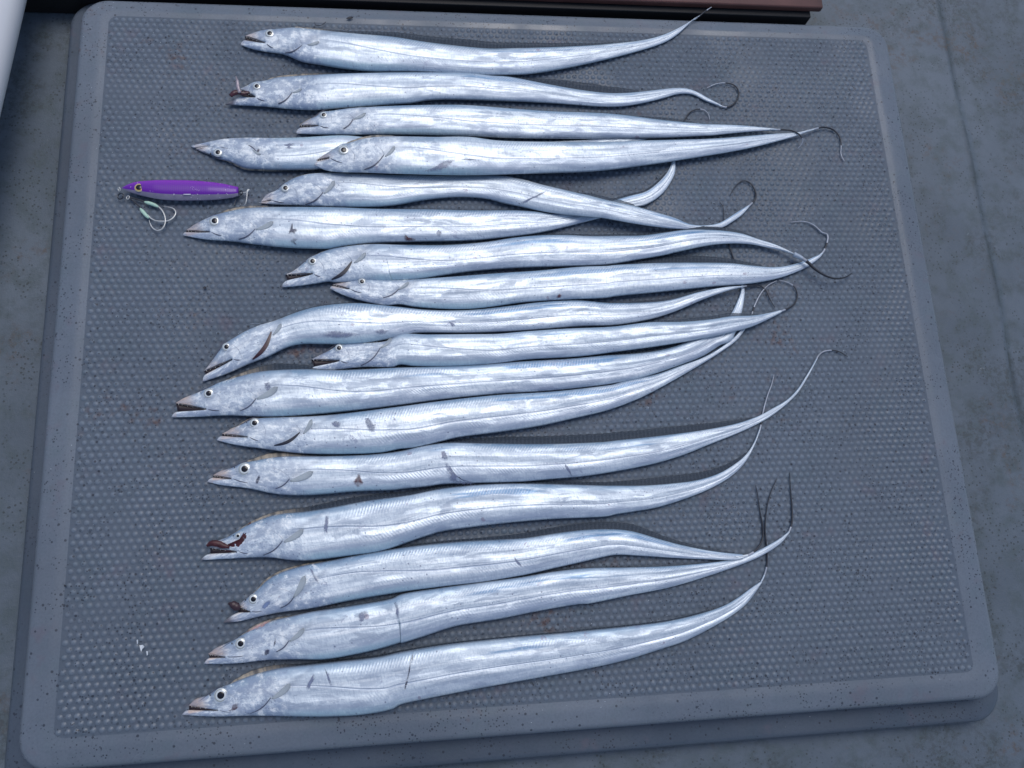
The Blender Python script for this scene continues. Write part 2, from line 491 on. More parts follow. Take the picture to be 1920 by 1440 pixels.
def stain(name, col):
    """a feathered stain: solid in the middle, broken up towards its edge"""
    t = NT(name)
    uv = t.n('ShaderNodeUVMap', uv_map='UVMap').outputs[0]
    sx = t.n('ShaderNodeSeparateXYZ'); t.l(uv, sx.inputs[0])
    tc = t.n('ShaderNodeTexCoord').outputs['Object']
    n1 = t.noise(tc, 420.0, 5, .7); n2 = t.noise(tc, 150.0, 3, .6)
    r = t.math('ADD', sx.outputs[0], t.math('MULTIPLY', t.math('SUBTRACT', n1, .5), 1.1))
    a = t.math('MULTIPLY', t.ss(r, .38, 1.0, 1, 0), t.ss(n2, .30, .60, .30, .80))
    c = t.mix(n2, tuple(x * .6 for x in col), tuple(min(1, x * 1.5) for x in col))
    t.set(Base_Color=c, Roughness=.35, Alpha=a)
    return t.m

# outlines of the fish as traced (photograph pixels), laid onto the hatch plane by unproj()
FISH = [
  dict(T=[(459.1,67.4),(472.1,63.0),(490.3,57.8),(519.0,55.2),(550.2,52.6),(581.5,55.2),(617.9,59.1),(670.0,64.3),(732.5,69.5),(810.6,81.2),(914.8,91.6),(958.1,91.2),(1062.3,88.1),(1140.4,82.9),(1218.5,72.5),(1257.6,59.5),(1296.7,38.6),(1309.7,30.3)],B=[(450.7,84.3),(472.1,91.6),(498.1,96.8),(532.0,102.0),(565.8,115.1),(602.3,121.6),(641.4,128.1),(693.4,133.3),(784.6,134.6),(914.8,141.1),(932.1,140.7),(984.2,139.4),(1036.2,132.4),(1114.4,116.8),(1192.5,97.2),(1244.6,80.3),(1270.6,64.7),(1301.9,36.0),(1312.3,30.8)],corner=[(499.4,82.5)],eye=[(505.9,63.0)],er=9,gill=[(565.8,85.1),(534.6,99.4)],fin=[(576.2,83.8),(598.4,77.8)],tail=[(1311.0,30.6),(1320.1,23.0),(1327.9,17.3),(1334.4,13.1)],dfin=[(550,3),(650,5),(760,12),(880,16),(960,12),(1060,8),(1150,3),(1250,2)],z=0),
  dict(T=[(449.9,167.1),(464.3,160.6),(474.7,155.4),(498.1,151.5),(519.0,146.3),(550.2,143.7),(602.3,140.6),(680.4,137.7),(784.6,136.4),(879.9,137.7),(919.1,142.3),(950.3,144.1),(1036.2,159.7),(1088.3,168.9),(1140.4,174.6),(1179.5,174.1),(1218.5,170.2),(1257.6,165.7),(1286.2,165.7),(1307.1,172.8),(1327.9,184.5),(1348.8,195.4)],B=[(423.9,196.6),(453.9,197.6),(498.1,199.7),(537.2,203.6),(581.5,206.2),(602.3,205.4),(641.4,202.3),(680.4,199.7),(732.5,195.8),(771.6,193.2),(797.6,188.8),(823.6,186.7),(879.9,187.2),(958.1,189.7),(1036.2,193.6),(1088.3,197.5),(1127.4,200.1),(1166.5,199.6),(1205.5,193.6),(1244.6,184.0),(1270.6,176.7),(1296.7,176.7),(1322.7,189.2),(1346.1,198.0)],corner=[(481.2,184.1)],eye=[(481.7,161.9)],er=8,gill=[(547.6,173.6),(521.6,194.5)],fin=[(548.9,173.6),(565.8,165.8)],tail=[(1351.8,199.3),(1360.9,201.6),(1374.0,196.4),(1381.8,187.3),(1385.7,174.3),(1380.5,162.6),(1371.4,157.3),(1358.3,155.5),(1342.7,157.3),(1324.5,165.2)],dfin=[(500,3),(560,5),(700,2),(1000,6),(1050,14),(1110,16),(1160,12),(1200,3)],z=0),
  dict(T=[(561.9,234.8),(576.2,225.7),(593.2,217.9),(602.3,211.4),(623.1,208.0),(654.4,203.6),(693.4,201.0),(758.5,198.4),(836.7,197.1),(880.0,198.0),(958.1,204.0),(1036.2,209.2),(1114.4,211.8),(1166.5,215.7),(1231.6,224.1),(1270.6,228.2),(1322.7,232.7),(1332.3,232.9),(1384.4,234.7),(1423.4,238.1),(1457.3,242.0)],B=[(554.1,250.5),(576.2,251.8),(615.3,252.3),(654.4,252.3),(732.5,251.8),(810.6,253.1),(879.9,255.2),(958.1,258.7),(1062.3,260.0),(1166.5,260.0),(1244.6,258.7),(1322.7,254.8),(1332.3,254.5),(1371.4,250.3),(1410.4,246.7),(1449.5,244.6),(1458.6,244.1)],corner=[(599.7,236.7)],eye=[(607.0,215.8)],er=7.5,gill=[(662.2,223.1),(644.0,241.4)],fin=[(663.5,223.1),(685.6,211.4)],tail=[(1457.8,243.0),(1472.9,243.5),(1485.9,245.4),(1499.0,252.4),(1505.5,262.8),(1501.6,271.9),(1495.1,279.0)],dfin=[(560,3),(680,2),(1200,3),(1250,6),(1300,3)],z=0.002),
  dict(T=[(366.7,279.5),(382.3,286.0),(397.9,292.0),(408.3,297.2),(434.4,304.2),(447.4,310.7),(460.4,315.4),(486.5,317.2),(525.5,318.5),(564.6,318.5),(590.0,318.0),(700.0,305.0),(900.0,300.0),(1100.0,290.0),(1200.0,265.0),(1258.0,247.0)],B=[(357.6,273.8),(377.1,269.1),(395.3,265.2),(421.4,260.7),(460.4,258.6),(512.5,259.2),(564.6,258.1),(642.7,254.5),(690.0,258.0),(760.0,264.0),(900.0,266.0),(1100.0,262.0),(1200.0,245.0),(1255.0,238.0)],corner=[(395.3,274.8)],eye=[(408.9,286.0)],er=9,gill=[(460.4,270.4),(483.9,288.6)],fin=[(473.4,280.8),(489.1,289.4)],tail=[(1257.0,242.0),(1270.0,237.0),(1283.0,226.0),(1292.0,212.0),(1306.0,205.0),(1320.0,206.0),(1328.0,214.0),(1331.0,225.0)],dfin=[(370,1),(430,3),(500,4),(600,3)],z=0),
  dict(T=[(593.2,299.9),(607.5,290.8),(625.7,280.4),(636.1,273.9),(654.4,268.7),(680.4,260.9),(706.5,257.5),(758.5,256.5),(810.6,257.5),(880.0,257.4),(932.1,263.9),(1036.2,266.5),(1140.4,266.5),(1205.5,263.9),(1228.1,263.3),(1306.2,261.5),(1358.3,258.9),(1410.4,254.5),(1449.5,251.1),(1488.5,248.5),(1501.6,247.2),(1522.4,242.0)],B=[(589.3,309.6),(607.5,318.2),(628.3,322.1),(680.4,323.4),(732.5,325.2),(810.6,327.3),(880.0,328.2),(958.1,326.4),(1036.2,324.3),(1114.4,321.2),(1202.1,311.0),(1306.2,295.4),(1384.4,282.3),(1436.5,270.6),(1475.5,260.2),(1493.8,255.0),(1504.2,251.1),(1525.0,244.1)],corner=[(617.9,296.6)],eye=[(644.7,281.7)],er=10,gill=[(719.5,290.8),(683.0,318.2)],fin=[(722.1,293.4),(740.3,273.9)],tail=[(1523.7,243.0),(1535.4,239.9),(1545.8,238.6),(1561.5,242.8),(1573.2,255.0),(1577.1,270.6),(1576.6,288.9),(1583.6,303.2)],dfin=[(600,1),(650,3),(700,5),(760,2),(1300,2)],z=0.008),
  dict(T=[(489.1,379.0),(499.5,365.4),(519.0,356.3),(533.3,344.6),(551.6,334.2),(577.6,326.9),(616.7,324.3),(694.8,326.4),(728.1,327.7),(806.2,329.0),(884.4,329.0),(936.5,329.0),(975.5,335.5),(1014.6,345.9),(1051.0,354.5),(1092.7,364.1),(1100.0,365.4),(1131.2,373.8),(1183.3,385.2),(1225.0,396.7),(1266.7,409.2),(1287.5,418.5),(1308.3,422.7),(1339.6,420.6),(1352.1,416.5),(1370.8,405.0),(1391.7,391.5),(1403.1,384.6)],B=[(483.9,381.0),(512.5,383.6),(564.6,385.7),(616.7,387.6),(694.8,388.3),(741.1,384.9),(793.2,375.8),(832.3,371.1),(871.4,369.8),(910.4,372.7),(949.5,382.3),(975.5,387.6),(1027.6,398.0),(1092.7,405.8),(1131.2,409.2),(1183.3,418.5),(1225.0,424.8),(1266.7,429.0),(1308.3,430.4),(1345.8,428.3),(1354.2,427.1),(1370.8,417.5),(1391.7,402.9),(1402.5,390.8)],corner=[(509.9,376.4)],eye=[(535.4,352.9)],er=8.5,gill=[(606.2,360.2),(572.4,383.6)],fin=[(607.6,362.8),(627.1,338.1)],tail=[(1402.7,387.7),(1414.6,375.8),(1417.7,365.4),(1412.5,350.8),(1404.2,341.5),(1393.8,338.8),(1383.3,344.6),(1375.0,355.0),(1368.8,366.5)],dfin=[(520,1),(560,3),(600,2),(1080,2),(1120,6),(1160,6),(1200,2)],z=0.007),
  dict(T=[(349.0,431.8),(366.7,420.1),(387.5,409.7),(408.3,401.9),(434.4,395.4),(460.4,390.9),(538.5,388.3),(642.7,389.4),(694.8,391.5),(806.2,392.8),(884.4,394.6),(962.5,394.6),(1001.6,396.7),(1040.6,400.6),(1100.0,388.0),(1152.0,375.0),(1183.3,366.5),(1210.4,359.2),(1233.3,342.5),(1250.0,323.8),(1258.3,307.1),(1260.0,292.0)],B=[(342.7,441.5),(382.3,448.8),(434.4,452.7),(486.5,459.2),(538.5,464.4),(590.6,466.5),(616.7,466.5),(642.7,461.8),(694.8,456.0),(780.2,453.4),(884.4,450.8),(936.5,446.1),(1001.6,438.3),(1040.6,430.5),(1092.7,417.5),(1126.0,409.0),(1170.0,396.0),(1191.7,388.8),(1208.3,385.2),(1229.2,373.8),(1245.8,359.2),(1258.3,340.4),(1265.6,323.8),(1266.7,307.1),(1266.0,294.0)],corner=[(396.6,436.2)],eye=[(402.6,414.4)],er=10.5,gill=[(478.6,429.2),(447.4,448.8)],fin=[(479.9,430.5),(512.5,414.9)],tail=[(1263.0,293.0),(1264.0,288.0),(1263.0,284.0)],dfin=[(400,1),(430,5),(470,5),(520,2),(1140,3),(1200,4),(1250,3)],z=0),
  dict(T=[(534.6,515.2),(549.0,508.6),(564.6,496.9),(580.2,483.9),(598.4,474.8),(616.7,468.3),(642.7,463.1),(694.8,457.9),(754.2,459.2),(832.3,459.7),(910.4,454.0),(962.5,446.1),(1014.6,441.5),(1066.7,440.9),(1100.0,442.5),(1162.5,442.1),(1204.2,441.5),(1245.8,436.2),(1287.5,431.0),(1329.2,431.0),(1360.4,433.1),(1391.7,438.3),(1422.9,448.8),(1443.8,455.0),(1464.6,463.3),(1485.4,473.8),(1497.9,479.0)],B=[(526.8,539.1),(551.6,537.3),(590.6,532.1),(616.7,528.2),(627.3,529.5),(684.6,526.9),(736.7,527.7),(728.1,526.9),(780.2,524.3),(832.3,516.5),(884.4,509.2),(962.5,502.9),(1066.7,499.5),(1140.6,496.4),(1202.1,486.0),(1241.1,479.5),(1280.2,470.4),(1332.3,459.9),(1371.4,456.8),(1410.4,458.6),(1436.5,463.9),(1462.5,469.1),(1488.5,478.2),(1506.8,487.3)],corner=[(588.0,513.9)],eye=[(586.2,489.9)],er=8.5,gill=[(659.6,490.4),(621.9,524.3)],gw=7,gc='dark',fin=[(663.5,493.0),(685.7,473.5)],tail=[(1505.5,485.7),(1514.6,491.7),(1527.6,504.2),(1548.4,517.2),(1566.7,522.4),(1584.9,519.8),(1597.9,512.0)],tk=3.2,dfin=[(570,1),(620,3),(1280,3),(1320,7),(1370,6),(1420,2)],z=0.004),
  dict(T=[(623.4,532.9),(645.5,529.0),(666.4,524.8),(684.6,523.0),(710.6,524.3),(750.0,525.0),(828.1,520.3),(932.3,512.5),(1010.4,507.3),(1088.5,500.3),(1140.6,498.4),(1150.0,497.2),(1228.1,493.3),(1306.2,492.5),(1371.4,493.8),(1410.4,498.2),(1449.5,500.8),(1475.5,498.2),(1509.4,488.6),(1525.0,482.1),(1535.4,477.7)],B=[(618.2,541.2),(645.5,554.2),(684.6,565.9),(723.6,572.4),(750.0,570.6),(776.0,575.0),(854.2,579.7),(906.2,577.1),(984.4,566.7),(1062.5,562.0),(1140.6,558.3),(1150.0,556.3),(1228.1,548.5),(1332.3,538.1),(1410.4,531.6),(1462.5,521.1),(1488.5,512.0),(1514.6,500.3),(1535.4,484.7),(1540.6,479.5)],corner=[(655.9,542.5)],eye=[(678.9,528.2)],er=7.5,gill=[(747.1,542.5),(718.4,558.1)],fin=[(747.1,542.5),(766.6,528.2)],tail=[(1536.7,479.5),(1543.2,473.0),(1548.4,461.2),(1552.3,445.6),(1549.7,437.8),(1543.2,437.3),(1525.0,421.7),(1506.8,415.2),(1480.7,416.5)],tk=2.2,dfin=[(700,2),(1190,3),(1250,14),(1310,14),(1380,8),(1430,3)],z=0.005),
  dict(T=[(382.0,696.1),(395.5,679.2),(409.8,659.7),(424.2,642.8),(442.4,631.0),(463.2,619.3),(489.3,608.9),(515.3,601.1),(541.4,590.7),(567.4,581.6),(593.4,575.1),(632.5,569.8),(671.6,568.5),(710.6,571.7),(750.0,575.8),(802.1,581.0),(880.2,581.0),(958.3,573.2),(1010.4,566.7),(1062.5,563.5),(1088.5,563.5),(1140.6,568.0),(1150.0,568.0),(1202.1,567.5),(1254.2,562.8),(1306.2,548.5),(1345.3,540.7),(1371.4,537.3),(1394.8,536.2)],B=[(379.4,716.5),(424.2,701.4),(463.2,684.4),(502.3,668.8),(541.4,650.6),(567.4,645.4),(606.5,645.4),(658.5,645.4),(710.6,638.9),(762.7,629.0),(776.0,625.3),(880.2,624.5),(984.4,620.1),(1088.5,612.2),(1150.0,610.2),(1189.1,605.0),(1228.1,596.7),(1267.2,583.6),(1306.2,566.7),(1332.3,556.3),(1358.3,547.2),(1379.2,541.5),(1396.1,537.8)],corner=[(437.2,674.0)],eye=[(424.9,650.6)],er=8.5,gill=[(508.8,621.9),(473.6,674.0)],gw=8,gc='red',fin=[(511.4,628.4),(527.0,606.3)],tail=[(1394.8,537.0),(1410.4,535.2),(1423.4,535.5),(1433.9,542.0),(1439.1,551.1),(1444.3,562.8),(1453.4,577.1)],dfin=[(500,1),(560,3),(1150,2),(1250,5),(1330,3)],z=0.005),
  dict(T=[(583.0,674.0),(598.6,666.2),(616.9,657.1),(632.5,648.0),(653.3,644.1),(684.6,642.8),(723.6,639.4),(750.0,627.1),(802.1,627.1),(880.2,626.6),(932.3,626.0),(984.4,621.4),(1062.5,616.1),(1150.0,612.3),(1215.1,604.5),(1280.2,603.2),(1332.3,598.8),(1371.4,592.8),(1410.4,591.5),(1436.5,587.6),(1462.5,581.6)],B=[(576.5,701.4),(593.4,698.8),(632.5,693.5),(684.6,688.3),(736.7,688.3),(750.0,683.9),(776.0,686.5),(854.2,686.5),(932.3,681.2),(984.4,674.7),(1088.5,668.2),(1150.0,660.5),(1228.1,650.1),(1306.2,637.0),(1358.3,626.6),(1410.4,612.3),(1436.5,600.6),(1463.8,586.8)],corner=[(637.7,676.6)],eye=[(635.9,652.7)],er=8,gill=[(713.2,651.9),(676.8,685.7)],fin=[(714.5,651.9),(734.1,633.6)],tail=[(1463.3,584.2),(1478.1,577.9),(1488.5,570.6),(1493.8,561.5),(1495.1,552.4),(1488.5,536.8),(1475.5,529.0),(1459.9,525.1)],dfin=[(600,1),(1200,2),(1300,6),(1360,7),(1420,3)],z=0.009),
  dict(T=[(329.1,756.0),(343.4,746.9),(369.5,736.5),(387.7,728.7),(411.1,717.0),(432.0,710.5),(450.2,705.3),(476.2,698.8),(502.3,694.8),(575.2,692.2),(632.5,694.1),(736.7,689.6),(750.0,689.1),(880.2,685.2),(984.4,677.3),(1062.5,672.9),(1140.6,666.1),(1150.0,665.7),(1202.1,661.8),(1254.2,652.7),(1293.2,638.3),(1332.3,621.4),(1355.0,602.0),(1369.0,590.0),(1379.2,570.6),(1387.0,552.4),(1389.0,541.0),(1388.0,531.0)],B=[(321.3,782.9),(372.1,781.6),(424.2,779.0),(476.2,780.8),(528.3,780.8),(606.5,775.6),(684.6,767.8),(750.0,759.9),(828.1,749.5),(932.3,739.1),(1036.5,732.6),(1140.6,720.8),(1150.0,719.1),(1202.1,708.6),(1280.2,682.6),(1319.3,667.0),(1353.1,646.1),(1370.0,640.0),(1384.0,610.0),(1390.9,586.2),(1394.8,565.4),(1396.6,547.2),(1396.0,541.0),(1393.0,531.0)],corner=[(389.0,767.8)],eye=[(391.6,737.8)],er=10,gill=[(480.2,746.9),(450.2,770.4)],fin=[(481.5,748.2),(520.5,724.8)],tail=[(1391.0,531.0),(1384.0,510.0),(1376.0,486.0),(1367.0,460.0),(1360.0,430.0),(1357.0,406.0),(1356.0,388.0),(1348.0,377.0)],tk=1.8,dfin=[(420,1),(470,8),(520,13),(575,8),(640,3),(1150,3),(1250,6),(1330,2)],z=0),
  dict(T=[(416.4,813.4),(433.3,804.3),(456.8,793.9),(469.8,787.3),(485.4,784.0),(532.3,782.1),(584.4,780.3),(636.5,776.1),(750.0,762.0),(828.1,751.6),(932.3,740.4),(1036.5,733.9),(1140.6,722.1),(1150.0,720.4),(1176.0,712.6),(1228.1,702.1),(1280.2,683.9),(1319.3,669.6),(1353.1,650.1),(1379.2,629.2),(1389.6,616.2),(1400.0,604.0),(1409.0,588.0)],B=[(406.0,825.6),(441.1,834.2),(506.2,843.3),(558.3,849.8),(636.5,851.7),(714.6,848.5),(750.0,841.9),(776.0,839.3),(828.1,827.6),(854.2,821.1),(932.3,810.7),(1010.4,799.0),(1075.5,784.6),(1140.6,769.0),(1202.1,745.5),(1254.2,718.1),(1306.2,688.2),(1332.3,672.6),(1358.3,655.6),(1379.2,640.0),(1394.0,622.0),(1404.0,605.0),(1411.0,588.0)],corner=[(467.2,819.9)],eye=[(477.6,793.3)],er=9.5,gill=[(562.2,810.8),(514.1,835.5)],gw=6,gc='dark',fin=[(568.8,813.4),(584.4,786.0)],tail=[(1410.0,588.0),(1416.0,570.0),(1428.0,548.0),(1440.0,535.0),(1457.0,526.0)],tk=2,dfin=[(430,1),(460,4),(500,2),(1250,1)],z=0.001),
  dict(T=[(399.5,891.5),(412.5,883.7),(438.5,875.9),(454.2,868.1),(475.0,864.2),(506.2,858.4),(532.3,855.8),(610.4,855.1),(688.5,852.4),(750.0,845.8),(789.1,836.7),(835.9,830.2),(906.2,831.0),(984.4,832.3),(1062.5,831.5),(1140.6,827.6),(1150.0,826.2),(1202.1,821.0),(1254.2,815.0),(1332.3,804.1),(1384.4,793.1),(1423.4,779.3),(1449.5,765.0),(1475.5,749.4),(1493.8,731.1),(1509.4,707.7),(1525.0,681.7),(1530.7,671.2)],B=[(387.8,903.8),(415.1,909.7),(467.2,916.2),(519.3,926.7),(571.4,928.8),(610.4,926.7),(662.5,922.0),(740.6,918.9),(750.0,917.4),(802.1,912.2),(828.1,908.3),(906.2,905.7),(984.4,903.1),(1036.5,898.4),(1088.5,894.0),(1150.0,884.8),(1228.1,869.2),(1280.2,853.5),(1332.3,832.7),(1384.4,811.9),(1423.4,793.6),(1449.5,778.0),(1475.5,757.2),(1493.8,739.0),(1509.4,715.5),(1522.4,692.1),(1532.3,672.6)],corner=[(435.9,898.0)],eye=[(458.9,879.3)],er=12,gill=[(542.7,898.0),(516.7,916.2)],fin=[(544.0,901.9),(587.0,883.7)],tail=[(1531.5,671.8),(1534.1,667.3),(1541.9,660.3),(1556.2,656.9),(1571.9,658.8),(1590.1,669.2)],tk=2,dfin=[(460,2),(500,9),(540,9),(600,3),(840,4),(950,14),(1100,17),(1200,16),(1300,14),(1360,10),(1410,3)],z=0),
  dict(T=[(393.0,1026.9),(402.1,1016.5),(425.5,1007.4),(441.1,998.3),(462.0,985.3),(480.2,977.4),(506.2,967.6),(532.3,962.6),(571.4,959.2),(610.4,953.2),(688.5,938.9),(766.7,928.0),(828.1,916.1),(906.2,908.3),(984.4,906.5),(1062.5,908.3),(1140.6,910.4),(1150.0,910.3),(1202.1,910.3),(1254.2,906.9),(1306.2,900.4),(1345.3,888.7),(1371.4,874.4),(1397.4,853.5),(1413.0,830.1),(1423.4,804.1)],B=[(376.0,1050.4),(428.1,1047.8),(480.2,1045.2),(511.5,1045.9),(545.3,1050.4),(576.6,1051.1),(610.4,1047.8),(662.5,1041.2),(714.6,1033.4),(789.1,1008.6),(828.1,996.9),(880.2,989.1),(958.3,979.9),(1036.5,973.4),(1140.6,968.2),(1150.0,965.5),(1228.1,952.5),(1280.2,936.9),(1332.3,916.0),(1371.4,892.6),(1397.4,866.6),(1415.6,832.7),(1425.5,806.7)],corner=[(447.7,1034.7)],eye=[(446.4,1004.8)],er=5.5,gill=[(529.7,1013.9),(493.2,1041.2)],fin=[(532.3,1016.5),(568.8,991.8)],tail=[(1424.7,805.4),(1427.9,791.0),(1431.2,770.2),(1439.1,741.6),(1446.9,720.7),(1451.6,701.2)],tk=2,dfin=[(440,2),(500,5),(560,8),(650,12),(760,8),(900,3),(1140,7),(1220,14),(1290,16),(1350,12),(1400,4)],z=0),
  dict(T=[(447.1,1136.9),(455.4,1127.2),(471.0,1115.5),(486.7,1101.2),(502.3,1086.9),(528.3,1072.6),(567.4,1060.8),(606.5,1053.5),(658.5,1043.1),(750.0,1027.3),(802.1,1020.8),(880.2,1014.3),(958.3,1010.4),(984.4,1008.6),(1062.5,996.9),(1114.6,992.2),(1166.7,993.0),(1191.1,997.2),(1243.2,1012.8),(1295.3,1025.8),(1347.4,1034.9),(1391.7,1039.4)],B=[(417.7,1168.4),(450.2,1165.0),(476.2,1158.5),(528.3,1148.1),(580.4,1141.6),(658.5,1125.9),(736.7,1112.9),(750.0,1110.7),(828.1,1100.3),(906.2,1091.1),(984.4,1078.1),(1036.5,1066.4),(1088.5,1054.7),(1127.6,1045.6),(1152.1,1040.9),(1204.2,1042.8),(1269.3,1046.7),(1334.4,1049.3),(1381.2,1050.6),(1394.3,1047.2)],corner=[(471.0,1147.3)],eye=[(475.5,1123.3)],er=9.5,gill=[(551.8,1118.1),(525.7,1140.3)],fin=[(550.5,1120.7),(571.3,1079.1)],tail=[(1393.0,1043.5),(1404.7,1040.2),(1417.7,1031.0),(1426.8,1018.0),(1430.7,1005.0),(1428.6,979.0),(1424.2,955.5),(1420.3,926.9),(1416.4,908.6)],tk=2.2,dfin=[(460,1),(490,3),(520,4),(700,2),(900,5),(1000,11),(1100,14),(1180,14),(1260,7),(1380,3)],z=0),
  dict(T=[(390.3,1226.2),(405.9,1214.5),(426.8,1205.4),(442.4,1197.6),(458.0,1187.9),(489.3,1172.8),(515.3,1162.4),(541.4,1156.4),(580.4,1147.3),(658.5,1135.6),(736.7,1121.2),(750.0,1114.6),(828.1,1101.6),(906.2,1091.1),(984.4,1080.7),(1036.5,1071.6),(1100.0,1064.9),(1178.1,1063.6),(1256.2,1061.0),(1334.4,1054.5),(1386.5,1046.7),(1412.5,1036.2),(1438.5,1023.2),(1464.6,1007.6),(1478.9,995.9)],B=[(382.5,1245.2),(437.2,1244.4),(502.3,1237.9),(554.4,1236.6),(606.5,1236.6),(658.5,1228.8),(710.6,1217.1),(762.7,1201.5),(750.0,1207.0),(789.1,1195.3),(854.2,1174.5),(932.3,1161.5),(1010.4,1145.8),(1088.5,1132.8),(1100.0,1132.6),(1178.1,1117.0),(1256.2,1101.4),(1334.4,1077.9),(1386.5,1059.7),(1412.5,1049.3),(1438.5,1036.2),(1464.6,1018.0),(1480.2,998.5)],corner=[(424.2,1232.2)],eye=[(451.5,1206.7)],er=10.5,gill=[(541.4,1201.5),(517.9,1222.3)],fin=[(542.7,1202.8),(570.0,1178.0)],tail=[(1479.4,997.2),(1484.1,984.2),(1485.4,965.9),(1484.9,950.3),(1482.3,919.1),(1480.2,885.2)],tk=2.2,dfin=[(450,1),(480,6),(540,3),(900,2),(1400,2)],z=0.001),
  dict(T=[(353.9,1322.6),(366.9,1310.8),(390.3,1303.0),(408.5,1291.3),(432.0,1281.7),(463.2,1269.2),(502.3,1257.4),(528.3,1252.2),(580.4,1246.2),(632.5,1240.5),(710.6,1231.4),(750.0,1222.7),(828.1,1209.6),(906.2,1200.5),(984.4,1192.7),(1062.5,1186.2),(1100.0,1182.1),(1178.1,1174.3),(1256.2,1163.9),(1321.4,1148.2),(1360.4,1133.9),(1386.5,1118.3),(1407.3,1102.7),(1426.8,1089.6)],B=[(340.8,1340.8),(398.1,1343.4),(476.2,1342.1),(554.4,1343.4),(619.5,1343.4),(684.6,1339.5),(736.7,1329.1),(750.0,1321.6),(802.1,1309.9),(880.2,1294.3),(1010.4,1270.8),(1088.5,1256.5),(1166.7,1239.6),(1243.2,1215.9),(1282.3,1202.9),(1334.4,1176.9),(1373.4,1153.4),(1399.5,1132.6),(1417.7,1109.2),(1428.6,1092.2)],corner=[(411.1,1332.2)],eye=[(414.3,1303.5)],er=13,gill=[(507.5,1308.2),(468.4,1338.2)],fin=[(510.1,1310.3),(544.0,1282.2)],tail=[(1428.1,1090.4),(1435.9,1070.1),(1438.5,1046.7),(1437.2,1023.2),(1434.6,999.8),(1435.9,965.9),(1443.8,926.9),(1457.3,895.6)],tk=2.2,dfin=[(430,2),(470,9),(500,9),(560,4),(850,3),(1290,3),(1330,4)],z=0),
]
# ------------------------------------------------------------------ setting: the deck
def deck():
    z0 = -0.046
    xs = [-3.0, -.56, .590, .604, .608, .74, .752, .756, 3.0]
    zz = [0, 0, 0, 0, -.0065, -.0065, -.0065, -.009, -.009]
    xs2, z2 = [], []
    for i in range(len(xs) - 1):
        n = 14 if xs[i + 1] - xs[i] > .1 else 3
        for k in range(n):
            f = k / n
            xs2.append(xs[i] * (1 - f) + xs[i + 1] * f); z2.append(zz[i] * (1 - f) + zz[i + 1] * f)
    xs2.append(xs[-1]); z2.append(zz[-1])
    ys = np.concatenate([[-3, -1.5], np.linspace(-.7, .8, 46), [1.5, 3]])
    V = []; Fc = []
    for j, y in enumerate(ys):
        for i, x in enumerate(xs2):
            wob = .003 * math.sin(y * 9.0) + .0015 * math.sin(y * 31)
            V.append((x + (wob if .5 < x < .8 else 0), y, z0 + z2[i] + .0006 * math.sin(x * 17 + y * 5)))
    nx = len(xs2)
    for j in range(len(ys) - 1):
        for i in range(nx - 1):
            a = j * nx + i
            Fc.append((a, a + 1, a + nx + 1, a + nx))
    o = mk('deck', V, Fc, M_DECK)
    o['kind'] = 'structure'
    o['label'] = 'worn blue-grey painted boat deck under and around the hatch'
deck()

def rloop(hx0, hx1, hy0, hy1, r, z, nc=10, ne=14):
    """rounded rectangle x in [hx0,hx1], y in [hy0,hy1]"""
    pts = []
    for cx, cy, a0 in ((hx1 - r, hy1 - r, 0), (hx0 + r, hy1 - r, 90), (hx0 + r, hy0 + r, 180), (hx1 - r, hy0 + r, 270)):
        for k in range(nc + 1):
            a = math.radians(a0 + 90 * k / nc)
            pts.append((cx + r * math.cos(a), cy + r * math.sin(a)))
    P = []
    for i in range(len(pts)):
        a = pts[i]; b = pts[(i + 1) % len(pts)]
        P.append((a[0], a[1], z))
        if i % (nc + 1) == nc:
            for k in range(1, ne):
                f = k / ne
                P.append((a[0] + (b[0] - a[0]) * f, a[1] + (b[1] - a[1]) * f, z))
    return P

def loft(loops, capin=True, capout=False):
    n = len(loops[0]); V = []; Fc = []
    for lp in loops: V += lp
    for i in range(len(loops) - 1):
        for k in range(n):
            k2 = (k + 1) % n
            Fc.append((i * n + k, i * n + k2, (i + 1) * n + k2, (i + 1) * n + k)[::-1])
    if capin: Fc.append(tuple(range(n)))
    if capout: Fc.append(tuple((len(loops) - 1) * n + k for k in range(n))[::-1])
    return V, Fc

hatch = empty('deck_hatch', (0, 0, -.046), 'large grey plastic hatch lid with a dimpled non-slip panel that carries the fish', 'hatch')
FX0, FX1, FY0, FY1 = -.4545, .4545, -.3785, .3785
OX0, OX1, OY0, OY1 = -.487, .487, -.407, .403
L = [rloop(FX0, FX1, FY0, FY1, .010, -.0014), rloop(FX0 - .002, FX1 + .002, FY0 - .002, FY1 + .002, .011, -.0013),
     rloop(FX0 - .0055, FX1 + .0055, FY0 - .0055, FY1 + .0055, .012, -.00115), rloop(FX0 - .0075, FX1 + .0075, FY0 - .0075, FY1 + .0075, .013, -.0010),
     rloop(FX0 - .012, FX1 + .012, FY0 - .012, FY1 + .008, .016, -.0012)]
for i in range(9):
    a = math.radians(90 * i / 8)
    r = .0075
    ins = r * (1 - math.sin(a))
    L.append(rloop(OX0 + ins, OX1 - ins, OY0 + ins, OY1 - ins, .030 - ins, -.0028 - r * (1 - math.cos(a))))
L.append(rloop(OX0 - .001, OX1 + .001, OY0 - .001, OY1 + .001, .031, -.022))
L.append(rloop(OX0 + .004, OX1 - .004, OY0 + .004, OY1 - .004, .027, -.024))
V, Fc = loft(L, capin=False)
mk('lid_rim', V, Fc, M_LID, hatch)
V, Fc = loft([rloop(FX0, FX1, FY0, FY1, .010, -.0014)], capin=True)
mk('lid_panel', V, Fc, M_FIELD, hatch, smooth=False)
